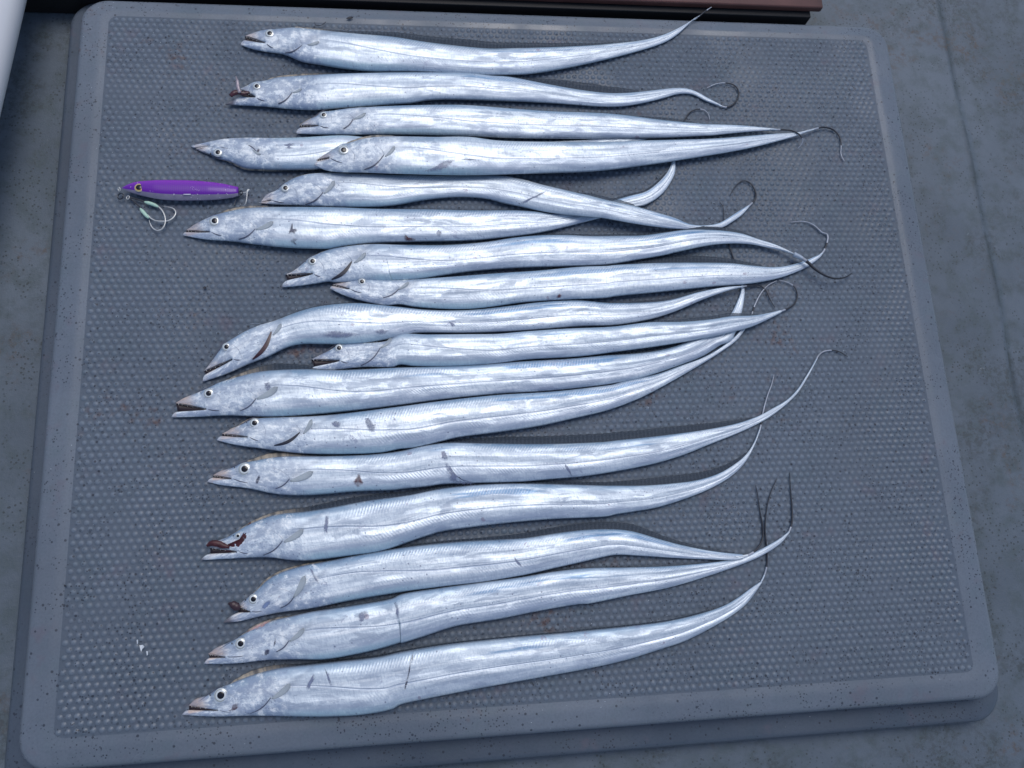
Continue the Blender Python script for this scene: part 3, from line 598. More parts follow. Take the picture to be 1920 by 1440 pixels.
# lower coaming on which the lid sits
GX0, GX1, GY0, GY1 = -.508, .4985, -.434, .418
L = [rloop(OX0 + .02, OX1 - .02, OY0 + .02, OY1 - .02, .02, -.0245)]
for i in range(6):
    a = math.radians(90 * i / 5); r = .006; ins = r * (1 - math.sin(a))
    L.append(rloop(GX0 + ins, GX1 - ins, GY0 + ins, GY1 - ins, .034 - ins, -.0255 - r * (1 - math.cos(a))))
L.append(rloop(GX0 - .001, GX1 + .001, GY0 - .001, GY1 + .001, .035, -.040))
L.append(rloop(GX0 + .003, GX1 - .003, GY0 + .003, GY1 - .003, .031, -.0405))
L.append(rloop(GX0 + .003, GX1 - .003, GY0 + .003, GY1 - .003, .031, -.0465))
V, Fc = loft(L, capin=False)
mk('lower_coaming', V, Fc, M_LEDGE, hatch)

# grip dimples: hexagonal field of small moulded domes
def bumps():
    a = .00750; rp = a * .8660254
    nx = int((FX1 - FX0 - .006) / a); ny = int((FY1 - FY0 - .006) / rp)
    seg, V, Fc = 8, [], []
    prof = [(1.0, 0.0), (.76, .26), (.52, .66), (.26, .93)]
    cs = [(math.cos(2 * math.pi * k / seg), math.sin(2 * math.pi * k / seg)) for k in range(seg)]
    r0 = random.Random(3)
    from mathutils import noise as mn
    for j in range(ny + 1):
        y = FY0 + .0045 + j * (FY1 - FY0 - .009) / ny
        for i in range(nx + 1):
            x = FX0 + .0040 + i * a + (a / 2 if j % 2 else 0)
            if x > FX1 - .0030: continue
            cxn = max(0, abs(x) - (FX1 - .010)); cyn = max(0, abs(y) - (FY1 - .010))
            if math.hypot(cxn, cyn) > .0085: continue
            R = .00335 * r0.uniform(.9, 1.08); H = .00125 * r0.uniform(.78, 1.12) * (1 - .45 * max(0, min(1, (mn.noise((x * 16, y * 16, 3.0)) - .12) * 4)))
            x += r0.gauss(0, .00012); y2 = y + r0.gauss(0, .00012)
            b = len(V)
            for f, h in prof:
                for c, s_ in cs: V.append((x + R * f * c, y2 + R * f * s_, -.00145 + H * h))
            V.append((x, y2, -.00145 + H))
            for q_ in range(len(prof) - 1):
                for k in range(seg):
                    k2 = (k + 1) % seg
                    Fc.append((b + q_ * seg + k, b + q_ * seg + k2, b + (q_ + 1) * seg + k2, b + (q_ + 1) * seg + k))
            for k in range(seg):
                Fc.append((b + 3 * seg + k, b + 3 * seg + (k + 1) % seg, b + 4 * seg))
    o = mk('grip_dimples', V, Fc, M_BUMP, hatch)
    o['kind'] = 'stuff'
bumps()

# ------------------------------------------------------------------ brown bench base behind the hatch
bench = empty('brown_bench', (-.25, .5, -.046), 'reddish brown board on a base painted shadow-black along the top edge behind the hatch', 'bench')
def box(x0, x1, y0, y1, z0, z1, b=.0015):
    bm = bmesh.new()
    bmesh.ops.create_cube(bm, size=1)
    for v in bm.verts:
        v.co = Vector(((x0 + x1) / 2 + v.co.x * (x1 - x0), (y0 + y1) / 2 + v.co.y * (y1 - y0), (z0 + z1) / 2 + v.co.z * (z1 - z0)))
    bmesh.ops.bevel(bm, geom=bm.edges[:], offset=b, segments=2, affect='EDGES', profile=.5)
    V = [tuple(v.co) for v in bm.verts]; Fc = [[v.index for v in f.verts] for f in bm.faces]
    bm.free()
    return V, Fc
M_BROWN = simple('red_brown_board', (.125, .050, .042), .45, 0, .35, 22, .0004)
M_BASE_SHADOW = simple('shadow_black_base', (.004, .004, .006), .6, 0, .3, 60)  # near-black colour stands for the shadow under the board
V, Fc = box(-.95, .4015, .4205, .62, -.0060, .0030, .002); mk('board', V, Fc, M_BROWN, bench)
V, Fc = box(-.94, .3885, .4135, .61, -.0455, -.0065, .001); mk('base', V, Fc, M_BASE_SHADOW, bench)
# white rounded side rail, upper left
M_WHITE = simple('white_gelcoat', (.72, .72, .74), .3, 0, .04, 8)
rail = empty('white_rail', (-.625, .3, -.046), 'smooth white rounded rail crossing the top left corner of the deck', 'rail')
pa = [(-.6275 - .0105 * ((y - .3) * 4), y, .025) for y in np.linspace(.235, 1.1, 12)]
pb = [(-.6275 + .012 * ((.235 - y) * 8), y, .025) for y in np.linspace(-.6, .22, 10)]
V, Fc = tube([(-.540 - .034 + .10 * (y - .378), y, .012) for y in np.linspace(-.9, 1.2, 40)], .034, 32, flat=.8)
mk('rail_tube', V, Fc, M_WHITE, rail)

# ------------------------------------------------------------------ the fish
LABELS = [
 'topmost fish, alone along the upper edge of the hatch, tail pointing up past the rim',
 'second fish from the top, dark red bait stuck in its open mouth',
 'third fish from the top, its dark tail thread crossing the tail tip below it',
 'fish lying belly up, eye low on its head, body hidden under the next fish',
 'fish overlapping the belly-up one, with a dark leaf-shaped bruise behind the head',
 'fish right of the purple lure whose bent body crosses over a curled tail',
 'fish with its snout just below the purple lure and an upturned tail passing under another',
 'fish with a slightly open black mouth whose dark tail crosses over a pink-tinged tail',
 'fish tucked under the open-mouthed one, narrow jaws, tail curling up at the right',
 'fish with its head bent down to the lower left and a wide red gill slit',
 'short-headed fish with a dark open mouth, lying against the bent-headed one, tail looped up',
 'fish reaching furthest left, pale orange snout and open beak-like mouth',
 'fish with a black open gill, directly under the one reaching furthest left',
 'large-eyed fish with an orange snout and a dark red wound on its flank',
 'fish with a blood-red upper jaw and a small half-hidden eye',
 'fish with a dark torn upper jaw and a humped body near the bottom',
 'second fish from the bottom, pinkish crest and dark spots on the cheek',
 'bottom fish with the largest eye and a dark red spot on its cheek',
]
SNOUT = [.7, .3, .5, .6, .8, .6, .8, .35, .75, .5, .35, 1, .8, 1, .5, .5, 1, 1]
def lift_at(d, x):
    lf = d.get('lift')
    if lf: return float(np.interp(x, [a for a, _ in lf], [b for _, b in lf]))
    return d.get('z', 0)
LIFTS = {4: [(590, .0125), (740, .011), (1150, .006), (1260, .004), (1560, .0035)],
         5: [(480, 0), (980, .0), (1090, .0085), (1260, .007), (1340, .002), (1420, 0)],
         7: [(530, 0), (1150, .0), (1290, .0055), (1420, .003), (1520, .0055), (1600, .001)],
         8: [(618, .0025), (800, .0015), (1400, .001)],
         9: [(380, 0), (600, 0), (1250, .001), (1350, .0065), (1410, .006)],
         10: [(580, .001), (1200, .003), (1330, .0075), (1450, .003), (1500, .001)],
         2: [(560, .001), (1300, .001), (1480, .003)],
         15: [(420, 0), (1300, 0), (1390, .0045), (1450, .0045)], 16: [(380, .0), (1300, .0), (1400, .0025), (1480, .002)]}

def build_fish(idx, d, label):
    U = np.array(d['T'][0]); C = np.array(d['corner'][0]); E = np.array(d['eye'][0])
    Td = spline(d['T'], 14); Bd = spline(d['B'], 14)
    # start of the belly line opposite the upper jaw tip
    seg = Bd[:len(Bd) // 3]
    ax = (np.array(d['gill'][0]) - U); ax = ax / np.linalg.norm(ax)
    proj = (seg - U) @ ax
    k0 = int(np.argmax(proj > 0.5)) if (proj > .5).any() else 0
    k0 = max(k0, 1)
    tip = Bd[0]; Bb = Bd[k0:]
    N = 240
    fr = np.linspace(0, 1, N) ** 2.0
    Tp = resamp(Td, fr); Bp = resamp(Bb, fr)
    lift = {**d, 'lift': LIFTS.get(idx)} if idx in LIFTS else d
    mid0 = unproj((Tp + Bp) / 2, 0.0)
    wid = np.linalg.norm(unproj(Tp, 0) - unproj(Bp, 0), axis=1)
    s = arclen(mid0)                                   # metres from the snout
    h = np.minimum(wid * .145, .0070)
    h = np.convolve(np.pad(h, 4, mode='edge'), np.ones(9) / 9, 'valid')
    h = np.maximum(h, .0012)
    zb = np.array([lift_at(lift, x) for x in (Tp[:, 0] + Bp[:, 0]) / 2])
    zc = zb + h + .0002
    # mouth corner on the station grid
    dmin = [np.linalg.norm(Tp[i] + (Bp[i] - Tp[i]) * np.clip(np.dot(C - Tp[i], Bp[i] - Tp[i]) / (np.dot(Bp[i] - Tp[i], Bp[i] - Tp[i]) + 1e-9), 0, 1) - C) for i in range(int(N * .6))]
    ic = max(int(np.argmin(dmin)), 3)
    vc = float(np.clip(np.dot(C - Tp[ic], Bp[ic] - Tp[ic]) / np.dot(Bp[ic] - Tp[ic], Bp[ic] - Tp[ic]), .15, .85))
    Cc = Tp[ic] + (Bp[ic] - Tp[ic]) * vc
    mu = np.zeros((N, 2)); ml = np.zeros((N, 2)); vm = np.zeros(N)
    LC = Cc - tip; l0 = np.dot(U - tip, LC) / np.dot(LC, LC); l0 = float(np.clip(l0, .03, .6))
    perp = np.array([-(Bp[0] - Tp[0])[1], (Bp[0] - Tp[0])[0]]) * 0
    down = (Bp[ic] - Tp[ic]) / np.linalg.norm(Bp[ic] - Tp[ic])
    gap0 = np.linalg.norm(U - (tip + LC * l0))
    for i in range(N):
        if i < ic:
            f = i / ic
            mu[i] = U + (Cc - U) * f + down * (.16 * (1 - f) * f * 4) * min(gap0, 9) * -.12 + down * .9 * math.sin(math.pi * f)
            ml[i] = tip + LC * (l0 + (1 - l0) * f) - down * .62 * (1 - f) ** .8 * (.35 + .65 * math.sin(math.pi * min(1, f * .5 + .5))) * min(gap0, 13)
        else:
            f = min(1, (i - ic) / 70.0); f = f * f * (3 - 2 * f)
            v = vc + (.5 - vc) * f
            mu[i] = ml[i] = Tp[i] + (Bp[i] - Tp[i]) * v
        # keep ordering
    nu, nl = 15, 13
    au = (1 - np.cos(np.linspace(0, math.pi / 2, nu + 1))); au = au * .55 + np.linspace(0, 1, nu + 1) * .45
    al = np.sin(np.linspace(0, math.pi / 2, nl + 1)); al = al * .55 + np.linspace(0, 1, nl + 1) * .45
    V, UVs, Fc = [], [], []
    J = nu + 1 + nl + 1
    gcurve = None
    r_ = np.random.default_rng(100 + idx)
    ph = r_.uniform(0, 6.28, 6); fq = (r_.uniform(45, 75), r_.uniform(90, 140))
    g0, g1 = np.array(d['gill'][0]), np.array(d['gill'][1])
    gn = np.array([-(g1 - g0)[1], (g1 - g0)[0]]); gn = gn / np.linalg.norm(gn)
    if np.dot(gn, ax) < 0: gn = -gn                    # towards the tail
    glen = np.linalg.norm(g1 - g0)
    def relief(p, v, si, w):
        """small surface relief in metres"""
        r = 0.0
        pr = np.dot(p - (g0 + g1) / 2, gn)
        fall = math.sin(math.pi * min(max(v, 0), 1)) ** .6
        a = 1 / (1 + math.exp(-pr * .9)) if abs(pr) < 60 else (0 if pr < 0 else 1)
        r += -.0007 * a * math.exp(-max(pr, 0) / 14) * fall            # step behind the gill cover
        r += .0005 * math.exp(-((np.linalg.norm(p - E) / (d['er'] * 1.15)) ** 4))
        env = min(1, max(0, (si - .07) / .04)) * min(1, w / .02)
        r += env * fall * (.00022 * math.sin(si * fq[0] + ph[0] + v * 4) + .00014 * math.sin(si * fq[1] + ph[1] - v * 7)
                           + .00030 * math.sin(v * 11 + si * 15 + ph[2]) + .00016 * math.sin(v * 21 - si * 33 + ph[3]))
        r += -.0004 * env * math.exp(-((v - .60) / .018) ** 2)         # lateral line groove
        return r
    top = np.zeros((N, J, 3)); bot = np.zeros((N, J, 3)); pix = np.zeros((N, J, 2)); vv = np.zeros((N, J))
    for i in range(N):
        L_ = max(np.linalg.norm(Bp[i] - Tp[i]), 1e-6)
        dirv = (Bp[i] - Tp[i]) / L_
        for j in range(J):
            if j <= nu: w = au[j]; p = Tp[i] + (mu[i] - Tp[i]) * w
            else: w = al[j - nu - 1]; p = ml[i] + (Bp[i] - ml[i]) * w
            v = float(np.clip(np.dot(p - Tp[i], dirv) / L_, 0, 1))
            pr = (max(0, 1 - abs(2 * v - 1) ** 3.6)) ** .52
            if i < ic:
                k = min(1, (ic - i) / 3.0)
                if j <= nu: e = math.sqrt(max(0, 1 - w ** 7))
                else: e = math.sqrt(max(0, 1 - (1 - w) ** 7))
                pr *= 1 - k * (1 - e)
            pix[i, j] = p; vv[i, j] = v
            rr = relief(p, v, s[i], wid[i])
            top[i, j, 2] = zc[i] + h[i] * pr + (rr if pr > .2 else 0)
            bot[i, j, 2] = zc[i] - h[i] * pr * .92
    P3 = unproj(pix.reshape(-1, 2), np.repeat(zc, J)).reshape(N, J, 3)
    top[:, :, :2] = P3[:, :, :2]; bot[:, :, :2] = P3[:, :, :2]
    # lower jaw in front of the upper one
    Ke = 6
    jawT = np.zeros((Ke, nl + 1, 3)); jawB = jawT.copy(); jv = np.zeros((Ke, nl + 1)); js = np.zeros(Ke)
    Bf = Bd[:k0 + 1]
    for e in range(Ke):
        f = 1 - e / Ke                                  # 1 at the joint, ->0 at the tip
        f0 = f * (Ke - 1 + 1) / Ke if False else (Ke - 1 - e) / Ke
        tpt = tip + (ml[0] - tip) * f0 - down * .20 * math.sin(math.pi * f0) * min(gap0, 13)
        bpt = resamp(Bf, [f0])[0]
        hz = h[0] * (.35 + .65 * f0)
        for j in range(nl + 1):
            p = tpt + (bpt - tpt) * al[j]
            w = al[j]; e2 = math.sqrt(max(0, 1 - (1 - w) ** 7)); vloc = vv[0, nu + 1] + (1 - vv[0, nu + 1]) * w
            pr = (max(0, 1 - abs(2 * vloc - 1) ** 2.5)) ** .55 * e2
            q3 = unproj(p, zc[0])[0]
            jawT[e, j] = (q3[0], q3[1], zc[0] + hz * pr); jawB[e, j] = (q3[0], q3[1], zc[0] - hz * pr)
            jv[e, j] = vloc
        js[e] = -np.linalg.norm(unproj(tpt, 0) - unproj(ml[0], 0))
    def add(v3, uv):
        V.append(tuple(v3)); UVs.append(uv); return len(V) - 1
    ti = [[add(top[i, j], (s[i], vv[i, j])) for j in range(J)] for i in range(N)]
    bi = [[add(bot[i, j], (s[i], vv[i, j])) for j in range(J)] for i in range(N)]
    for i in range(N - 1):
        for j in range(J - 1):
            if j == nu: continue
            Fc.append((ti[i][j], ti[i + 1][j], ti[i + 1][j + 1], ti[i][j + 1]))
            Fc.append((bi[i][j], bi[i][j + 1], bi[i + 1][j + 1], bi[i + 1][j]))
    je = [[add(jawT[e, j], (js[e], jv[e, j])) for j in range(nl + 1)] for e in range(Ke)]
    jb = [[add(jawB[e, j], (js[e], jv[e, j])) for j in range(nl + 1)] for e in range(Ke)]
    chT = [[ti[0][nu + 1 + j] for j in range(nl + 1)]] + je
    chB = [[bi[0][nu + 1 + j] for j in range(nl + 1)]] + jb
    for e in range(Ke):
        for j in range(nl):
            Fc.append((chT[e][j], chT[e][j + 1], chT[e + 1][j + 1], chT[e + 1][j]))
            Fc.append((chB[e][j], chB[e + 1][j], chB[e + 1][j + 1], chB[e][j + 1]))
    midx = [0] * len(Fc)
    # thread-like tail end
    tl = spline(d['tail'], 8)
    endc = (Tp[-1] + Bp[-1]) / 2
    back = (Tp[-3] + Bp[-3]) / 2
    tl = np.vstack([back, endc, tl[2:]])
    tl = resamp(tl, np.linspace(0, 1, 70))
    ker = np.exp(-np.linspace(-2, 2, 9) ** 2); ker /= ker.sum()
    pad = np.vstack([np.repeat(tl[:1] , 4, 0), tl, np.repeat(tl[-1:], 4, 0)])
    tl = np.stack([np.convolve(pad[:, k], ker, 'valid') for k in range(2)], 1)
    tlx = arclen(tl) / arclen(tl)[-1]
    tk = d.get('tk', 2.0)
    pxm = np.linalg.norm(unproj(endc + [1, 0], 0) - unproj(endc, 0))
    w_end = max(wid[-1] * .40, tk * pxm * .5)
    rad = np.array([w_end * math.exp(-x / .14) + tk * 1.0 * pxm * (1 - math.exp(-x / .14)) for x in tlx]) * (1 - .68 * tlx)
    zt0 = zb[-1] + max(.0012, h[-1]); 
    ztl = [zt0 * (1 - min(1, x / .5)) + .0012 * min(1, x / .5) for x in tlx]
    if idx in (2, 7):                                   # these threads lie across another tail
        ztl = [zt0 + .0035 if x < .75 else zt0 + .0035 - .006 * (x - .75) / .25 for x in tlx]
        ztl = [max(z_, .001) for z_ in ztl]
    tp3 = unproj(tl, np.array(ztl))
    tv, tf = tube(tp3, rad, 7)
    b0 = len(V)
    V += [tuple(x) for x in tv]; UVs += [(s[-1], .5)] * len(tv)
    for f in tf:
        Fc.append(tuple(b0 + a for a in f))
        ring = min(f) // 7
        xx = tlx[min(ring, len(tlx) - 1)]
        pale = (xx < .20) or (idx in (0, 1, 2, 3, 4, 8, 10, 12, 14) and xx > .74) or idx in (8, 12, 14) and xx > .3 or idx == 6 or (idx == 13 and xx < .6)
        midx.append(0 if xx < .13 else (2 if pale else 1))
    # soft colour regions of the head: orange snout, darker brow, pale cheek
    si_ = SNOUT[idx]
    eu = (U - E) / np.linalg.norm(U - E); LE = np.linalg.norm(U - E)
    def tone(p):
        q = np.dot(p - E, eu) / LE                       # 0 at the eye, 1 at the snout tip
        sd_ = np.dot(p - E, down) / d['er']
        mth = np.dot(p - (U + (C - U) * .5), down)
        sn = 1 / (1 + math.exp(-(q - .52) * 14)) * (1 / (1 + math.exp((mth - 4.5) * 1.2)))
        dE = np.linalg.norm(p - E) / d['er']
        br = .55 * math.exp(-((dE - 1.25) / .22) ** 2)
        gq = np.dot(p - (g0 + g1) / 2, gn)
        br += .55 * math.exp(-((gq - 3) / 5.0) ** 2)
        br += .35 * math.exp(-((q + 1.2) / .6) ** 2) * (1 / (1 + math.exp((sd_ + .8) * 2.5)))
        ck = .8 * math.exp(-((q + .15) / .45) ** 2) * math.exp(-((sd_ - 1.9) / 1.2) ** 2) + .6 * math.exp(-((q + 1.4) / .7) ** 2) * math.exp(-((sd_ - .8) / 1.4) ** 2)
        return (sn * si_, min(1, br), min(1, ck), 1)
    tn1 = [tone(pix[i, j]) if s[i] < .12 else (0, 0, 0, 1) for i in range(N) for j in range(J)]
    tnj = [(si_ * .5 * (1 - e / Ke), max(0, (e - 2.5) / 2.5), 0, 1) for e in range(Ke) for j in range(nl + 1)]
    tones = tn1 + tn1 + tnj + tnj
    tones += [(0, 0, 0, 1)] * (len(V) - len(tones))
    root = empty('silver_fish', tuple((mid0[20][0], mid0[20][1], max(0, zb[20]))), label, 'fish', 'long silver ribbon fish laid out side by side on the hatch')
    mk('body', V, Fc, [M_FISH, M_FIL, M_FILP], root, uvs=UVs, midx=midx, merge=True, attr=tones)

    flat_px = pix.reshape(-1, 2); flat_z = top[:, :, 2].reshape(-1)
    def ztop(p):
        dd = np.linalg.norm(flat_px - p, axis=1)
        k = np.argsort(dd)[:4]
        w = 1 / (dd[k] + .3)
        return float((flat_z[k] * w).sum() / w.sum())
    sc = lambda p: float(np.linalg.norm(unproj(np.array(p) + [1, 0], 0) - unproj(p, 0)))
    # eye
    ze = ztop(E) ; c3 = unproj(E, ze)[0]; er = d['er'] * 1.02 * sc(E)
    Vd, Fd = dome((c3[0], c3[1], ze - .0003), er, .0013, 26, 7)
    uvd = [(min(1, math.hypot(v[0] - c3[0], v[1] - c3[1]) / er), .5) for v in Vd]
    eye = mk('eye', Vd, Fd, M_EYE, root, uvs=uvd)
    Vd, Fd = dome((c3[0], c3[1], ze + .00072), er * .53, .00045, 18, 4)
    mk('pupil', Vd, Fd, M_PUPIL, eye)
    # nostril
    e1 = (U - E) / np.linalg.norm(U - E); e2 = np.array([e1[1], -e1[0]])
    if np.dot(e2, Tp[ic] - C) < 0: e2 = -e2
    npx = E + e1 * d['er'] * 1.5 + e2 * d['er'] * .42
    zn = ztop(npx); n3 = unproj(npx, zn)[0]
    ang = math.atan2(-(e2[1]), e2[0])
    Vd, Fd = dome((n3[0], n3[1], zn - .0001), 3.0 * sc(npx), .0004, 10, 3, 1.0, .42, ang)
    mk('nostril', Vd, Fd, M_PUPIL, root)
    # mouth lining between the jaws
    if gap0 > 1.5:
        Vm, Fm = [], []
        rows = [tip * .6 + ml[0] * .4] if False else []
        a0 = 0
        for i in range(0, ic + 1):
            ins = .8 if i < ic else 0
            pa_, pb_ = mu[i] - down * ins * 1.5, ml[i] + down * ins * 1.5
            for p in (pa_, (pa_ + pb_) / 2, pb_):
                q3 = unproj(p, zc[i])[0]
                Vm.append((q3[0], q3[1], zc[i] - h[i] * (.15 + .45 * max(0, 1 - i / 4))))
            for p in (pb_, (pa_ + pb_) / 2, pa_):
                q3 = unproj(p, zc[i])[0]
                Vm.append((q3[0], q3[1], zc[i] - h[i] * .75))
        for i in range(ic):
            for k in range(6):
                k2 = (k + 1) % 6
                Fm.append((i * 6 + k, i * 6 + k2, (i + 1) * 6 + k2, (i + 1) * 6 + k))
        Fm.append((0, 1, 2, 3, 4, 5))
        mk('mouth', Vm, Fm, M_MOUTH, root)
        # small pale fangs hanging from the upper jaw
        if gap0 > 5:
            Vt, Ft = [], []
            for f, ln in ((.10, 3.6), (.22, 2.4), (.38, 2.6), (.55, 1.8)):
                i = int(f * ic); i = min(i, ic - 1)
                b_ = mu[i] + down * -0.4; t_ = b_ + down * min(ln, gap0 * .45)
                zz = zc[i] + h[i] * .45
                a3, b3, c3_ = unproj(b_ - ax * .8, zz)[0], unproj(b_ + ax * .8, zz)[0], unproj(t_, zz)[0]
                o_ = len(Vt)
                Vt += [tuple(a3), tuple(b3), tuple(c3_), (a3[0] * .5 + b3[0] * .5, a3[1] * .5 + b3[1] * .5, zz + .0006)]
                Ft += [(o_, o_ + 1, o_ + 2), (o_, o_ + 3, o_ + 2), (o_ + 3, o_ + 1, o_ + 2), (o_, o_ + 1, o_ + 3)]
            mk('teeth', Vt, Ft, M_TOOTH, root, smooth=False)
    # gill opening
    gw = d.get('gw', 2.3); gc = d.get('gc')
    Vg, Fg = [], []
    ng = 14
    for i in range(ng + 1):
        f = i / ng
        p = g0 + (g1 - g0) * f + gn * (math.sin(math.pi * f) * glen * .10)
        w = gw * (math.sin(math.pi * min(1, f * .9 + .05)) ** .7 if gc else (.6 + .4 * math.sin(math.pi * f)))
        for k in (-.5, 0, .5):
            pp = p + gn * w * k
            q3 = unproj(pp, ztop(pp))[0]
            Vg.append((q3[0], q3[1], ztop(pp) + (.0005 if k == 0 else .0003)))
    for i in range(ng):
        for k in range(2):
            a = i * 3 + k
            Fg.append((a, a + 1, a + 4, a + 3))
    n0 = len(Vg)
    Vg += [(x, y, z - .0006) for x, y, z in Vg]
    Fg += [tuple(n0 + a for a in f[::-1]) for f in Fg]
    mk('gill_slit', Vg, Fg, {'red': M_GILLR, 'dark': M_GILLD}.get(gc, M_GILLL), root)
    # folds of the gill cover and the jaw
    def fold(name, pts, w, mt):
        Pn = spline(pts, 6); T_ = np.gradient(Pn, axis=0); T_ /= np.linalg.norm(T_, axis=1)[:, None]
        Nn = np.stack([-T_[:, 1], T_[:, 0]], 1); Vq = []; Fq = []
        for i in range(len(Pn)):
            ww = w * (.35 + .65 * math.sin(math.pi * i / (len(Pn) - 1)))
            for k in (-.5, 0, .5):
                pp = Pn[i] + Nn[i] * ww * k; zt = ztop(pp)
                Vq.append(tuple(unproj(pp, zt)[0][:2]) + (zt + (.00035 if k == 0 else .0001),))
        for i in range(len(Pn) - 1):
            for k in range(2):
                a = i * 3 + k; Fq.append((a, a + 1, a + 4, a + 3))
        mk(name, Vq, Fq, mt, root)
    toU = (U - E) / np.linalg.norm(U - E)
    upv = -down
    fold('jaw_fold', [C - down * .6, C + (g1 - C) * .18 + down * 1.4, C + (g1 - C) * .36 + down * 1.2], 1.9, M_GILLL)
    fold('lip_line', [U + ax * 3 - down * .6, U + (C - U) * .5 - down * .9, C - down * .6], 1.3, M_LIP)
    fold('brow_line', [U + (E - U) * .35 + upv * 2.0, U + (E - U) * .7 + upv * (d['er'] * .75), E + upv * d['er'] * 1.12, E - toU * d['er'] * 1.1 + upv * d['er'] * .85], 1.3, M_GILLL)
    ctop = g0 + upv * glen * .16
    fold('gill_cover_edge', [g0, g0 + gn * 1.0 + upv * glen * .12, ctop + (E - g0) * .16 + upv * glen * .22, ctop + (E - g0) * .38 + upv * glen * .30], .7, M_CHEEK)
    fold('cheek_fold', [E - toU * d['er'] * 1.3 + down * d['er'] * .2, E - toU * d['er'] * 1.9 + down * glen * .34, E - toU * d['er'] * 1.5 + down * glen * .62], .9, M_CHEEK)
    # pectoral fin
    f0, f1 = np.array(d['fin'][0]), np.array(d['fin'][1])
    fd = f1 - f0; fl = np.linalg.norm(fd); fd /= fl; fn = np.array([-fd[1], fd[0]])
    Vp, Fp, Up = [], [], []
    for i in range(11):
        f = i / 10
        w = fl * .34 * (f + .03) ** .5 * max(0, 1 - f ** 4) ** .5
        for k in range(5):
            kk = (k - 2) / 4
            pp = f0 + fd * fl * f + fn * (w * kk + fl * .06 * math.sin(f * 3))
            zt = ztop(pp) + .0004 + .0007 * f + .0003 * math.cos(kk * 9)
            q3 = unproj(pp, zt)[0]
            Vp.append(tuple(q3)); Up.append((f, k / 4))
    for i in range(10):
        for k in range(4):
            a = i * 5 + k
            Fp.append((a, a + 1, a + 6, a + 5))
    fin = mk('pectoral_fin', Vp, Fp, M_PECT, root, uvs=Up)
    sd = fin.modifiers.new('thickness', 'SOLIDIFY'); sd.thickness = .00025
    # dorsal fin membrane along the back edge
    xs_, hs_ = [a for a, _ in d['dfin']], [b for _, b in d['dfin']]
    Vf, Ff, Uf = [], [], []
    M = 260
    Tf = resamp(Td, np.linspace(0, .985, M)); Bfp = resamp(Bb, np.linspace(0, .985, M))
    zcf = np.interp(np.linspace(0, .985, M), fr, zc); zbf = np.interp(np.linspace(0, .985, M), fr, zb)
    sf = np.interp(np.linspace(0, .985, M), fr, s)
    started = False; rowsn = 0
    tan = np.gradient(Tf, axis=0); tan /= np.linalg.norm(tan, axis=1)[:, None]
    out = np.stack([tan[:, 1], -tan[:, 0]], 1)
    sgn = np.sign(((Tf - Bfp) * out).sum(1)); out *= sgn[:, None]
    for i in range(M):
        if Tf[i][0] < xs_[0]: continue
        hh = np.interp(Tf[i][0], xs_, hs_, left=0, right=hs_[-1] * .4)
        hh = hh * (.45 if hh < 3 else 1)
        hh = max(.0, hh * (1 - .10 * abs(math.sin(i * .9))) + r_.normal(0, .12))
        for k, f in enumerate((-.25, .0, .5, 1.0)):
            q = Tf[i] + out[i] * (hh * f if f >= 0 else -1.5)
            zt = zcf[i] * (1 - max(0, f)) + (zbf[i] + .0006 + .0006) * max(0, f) if f >= 0 else zcf[i]
            q3 = unproj(q, zt)[0]
            Vf.append(tuple(q3)); Uf.append((sf[i], max(0, f)))
        rowsn += 1
    for i in range(rowsn - 1):
        for k in range(3):
            a = i * 4 + k
            Ff.append((a, a + 1, a + 5, a + 4))
    fin = mk('dorsal_fin', Vf, Ff, M_FIN, root, uvs=Uf)
    return root, dict(ztop=ztop, U=U, C=C, E=E, tip=tip, down=down, mu=mu, ml=ml, ic=ic, zc=zc, h=h)

M_CHEEK = simple('cheek_fold_line', (.34, .40, .50), .4, 0, .2, 200)
M_LIP = simple('dark_lip', (.13, .09, .08), .4, 0, .4, 200)
M_TOOTH = simple('tooth_ivory', (.75, .73, .66), .3, 0, .1, 200)
INFO = []
for i_, d_ in enumerate(FISH):
    INFO.append(build_fish(i_, d_, LABELS[i_]))

# ---- marks that belong to single fish (flat stains lying on the skin)
M_BRUISE = stain('bruise_slate', (.17, .20, .31))
M_CLOT = stain('clotted_blood', (.085, .022, .032))
M_INK = stain('black_smear', (.05, .055, .10))
def mark(fi, name, pts, mt, lab=None, n=5):
    """closed outline in photograph pixels laid on a fish"""
    root, I = INFO[fi]
    P = np.array(pts, float)
    P = spline(np.vstack([P, P[0]]), n)[:-1]
    rg = np.random.default_rng(len(P) + fi)
    P = P + rg.normal(0, .25, P.shape)
    c = P.mean(0)
    P = c + (P - c) * 1.22
    V = []; UVm = []
    for f in (1.0, .6):
        for p in P:
            pp = c + (p - c) * f
            z = I['ztop'](pp) + .00012 + (.00012 if f < 1 else 0)
            V.append(tuple(unproj(pp, z)[0])); UVm.append((f, 0))
    z = I['ztop'](c) + .0003
    V.append(tuple(unproj(c, z)[0])); UVm.append((0, 0))
    n_ = len(P); Fc = []
    for k in range(n_):
        k2 = (k + 1) % n_
        Fc.append((k, k2, n_ + k2, n_ + k)); Fc.append((n_ + k, n_ + k2, 2 * n_))
    o = mk(name, V, Fc, mt, root, uvs=UVm)
    if lab: o['label'] = lab
mark(4, 'bruise', [(796, 321), (815, 312), (828, 304), (843, 299), (853, 299), (848, 305), (838, 314), (822, 319), (806, 322)], M_BRUISE)
mark(4, 'bruise', [(863, 298.5), (878, 297), (893, 299), (880, 300.5)], M_BRUISE)
mark(6, 'smear', [(541, 438), (546, 420), (549, 416), (548, 428), (557, 430), (552, 438), (546, 437)], M_INK)
mark(6, 'smear', [(543, 452), (550, 447), (558, 449), (552, 453), (556, 459), (548, 456)], M_INK)
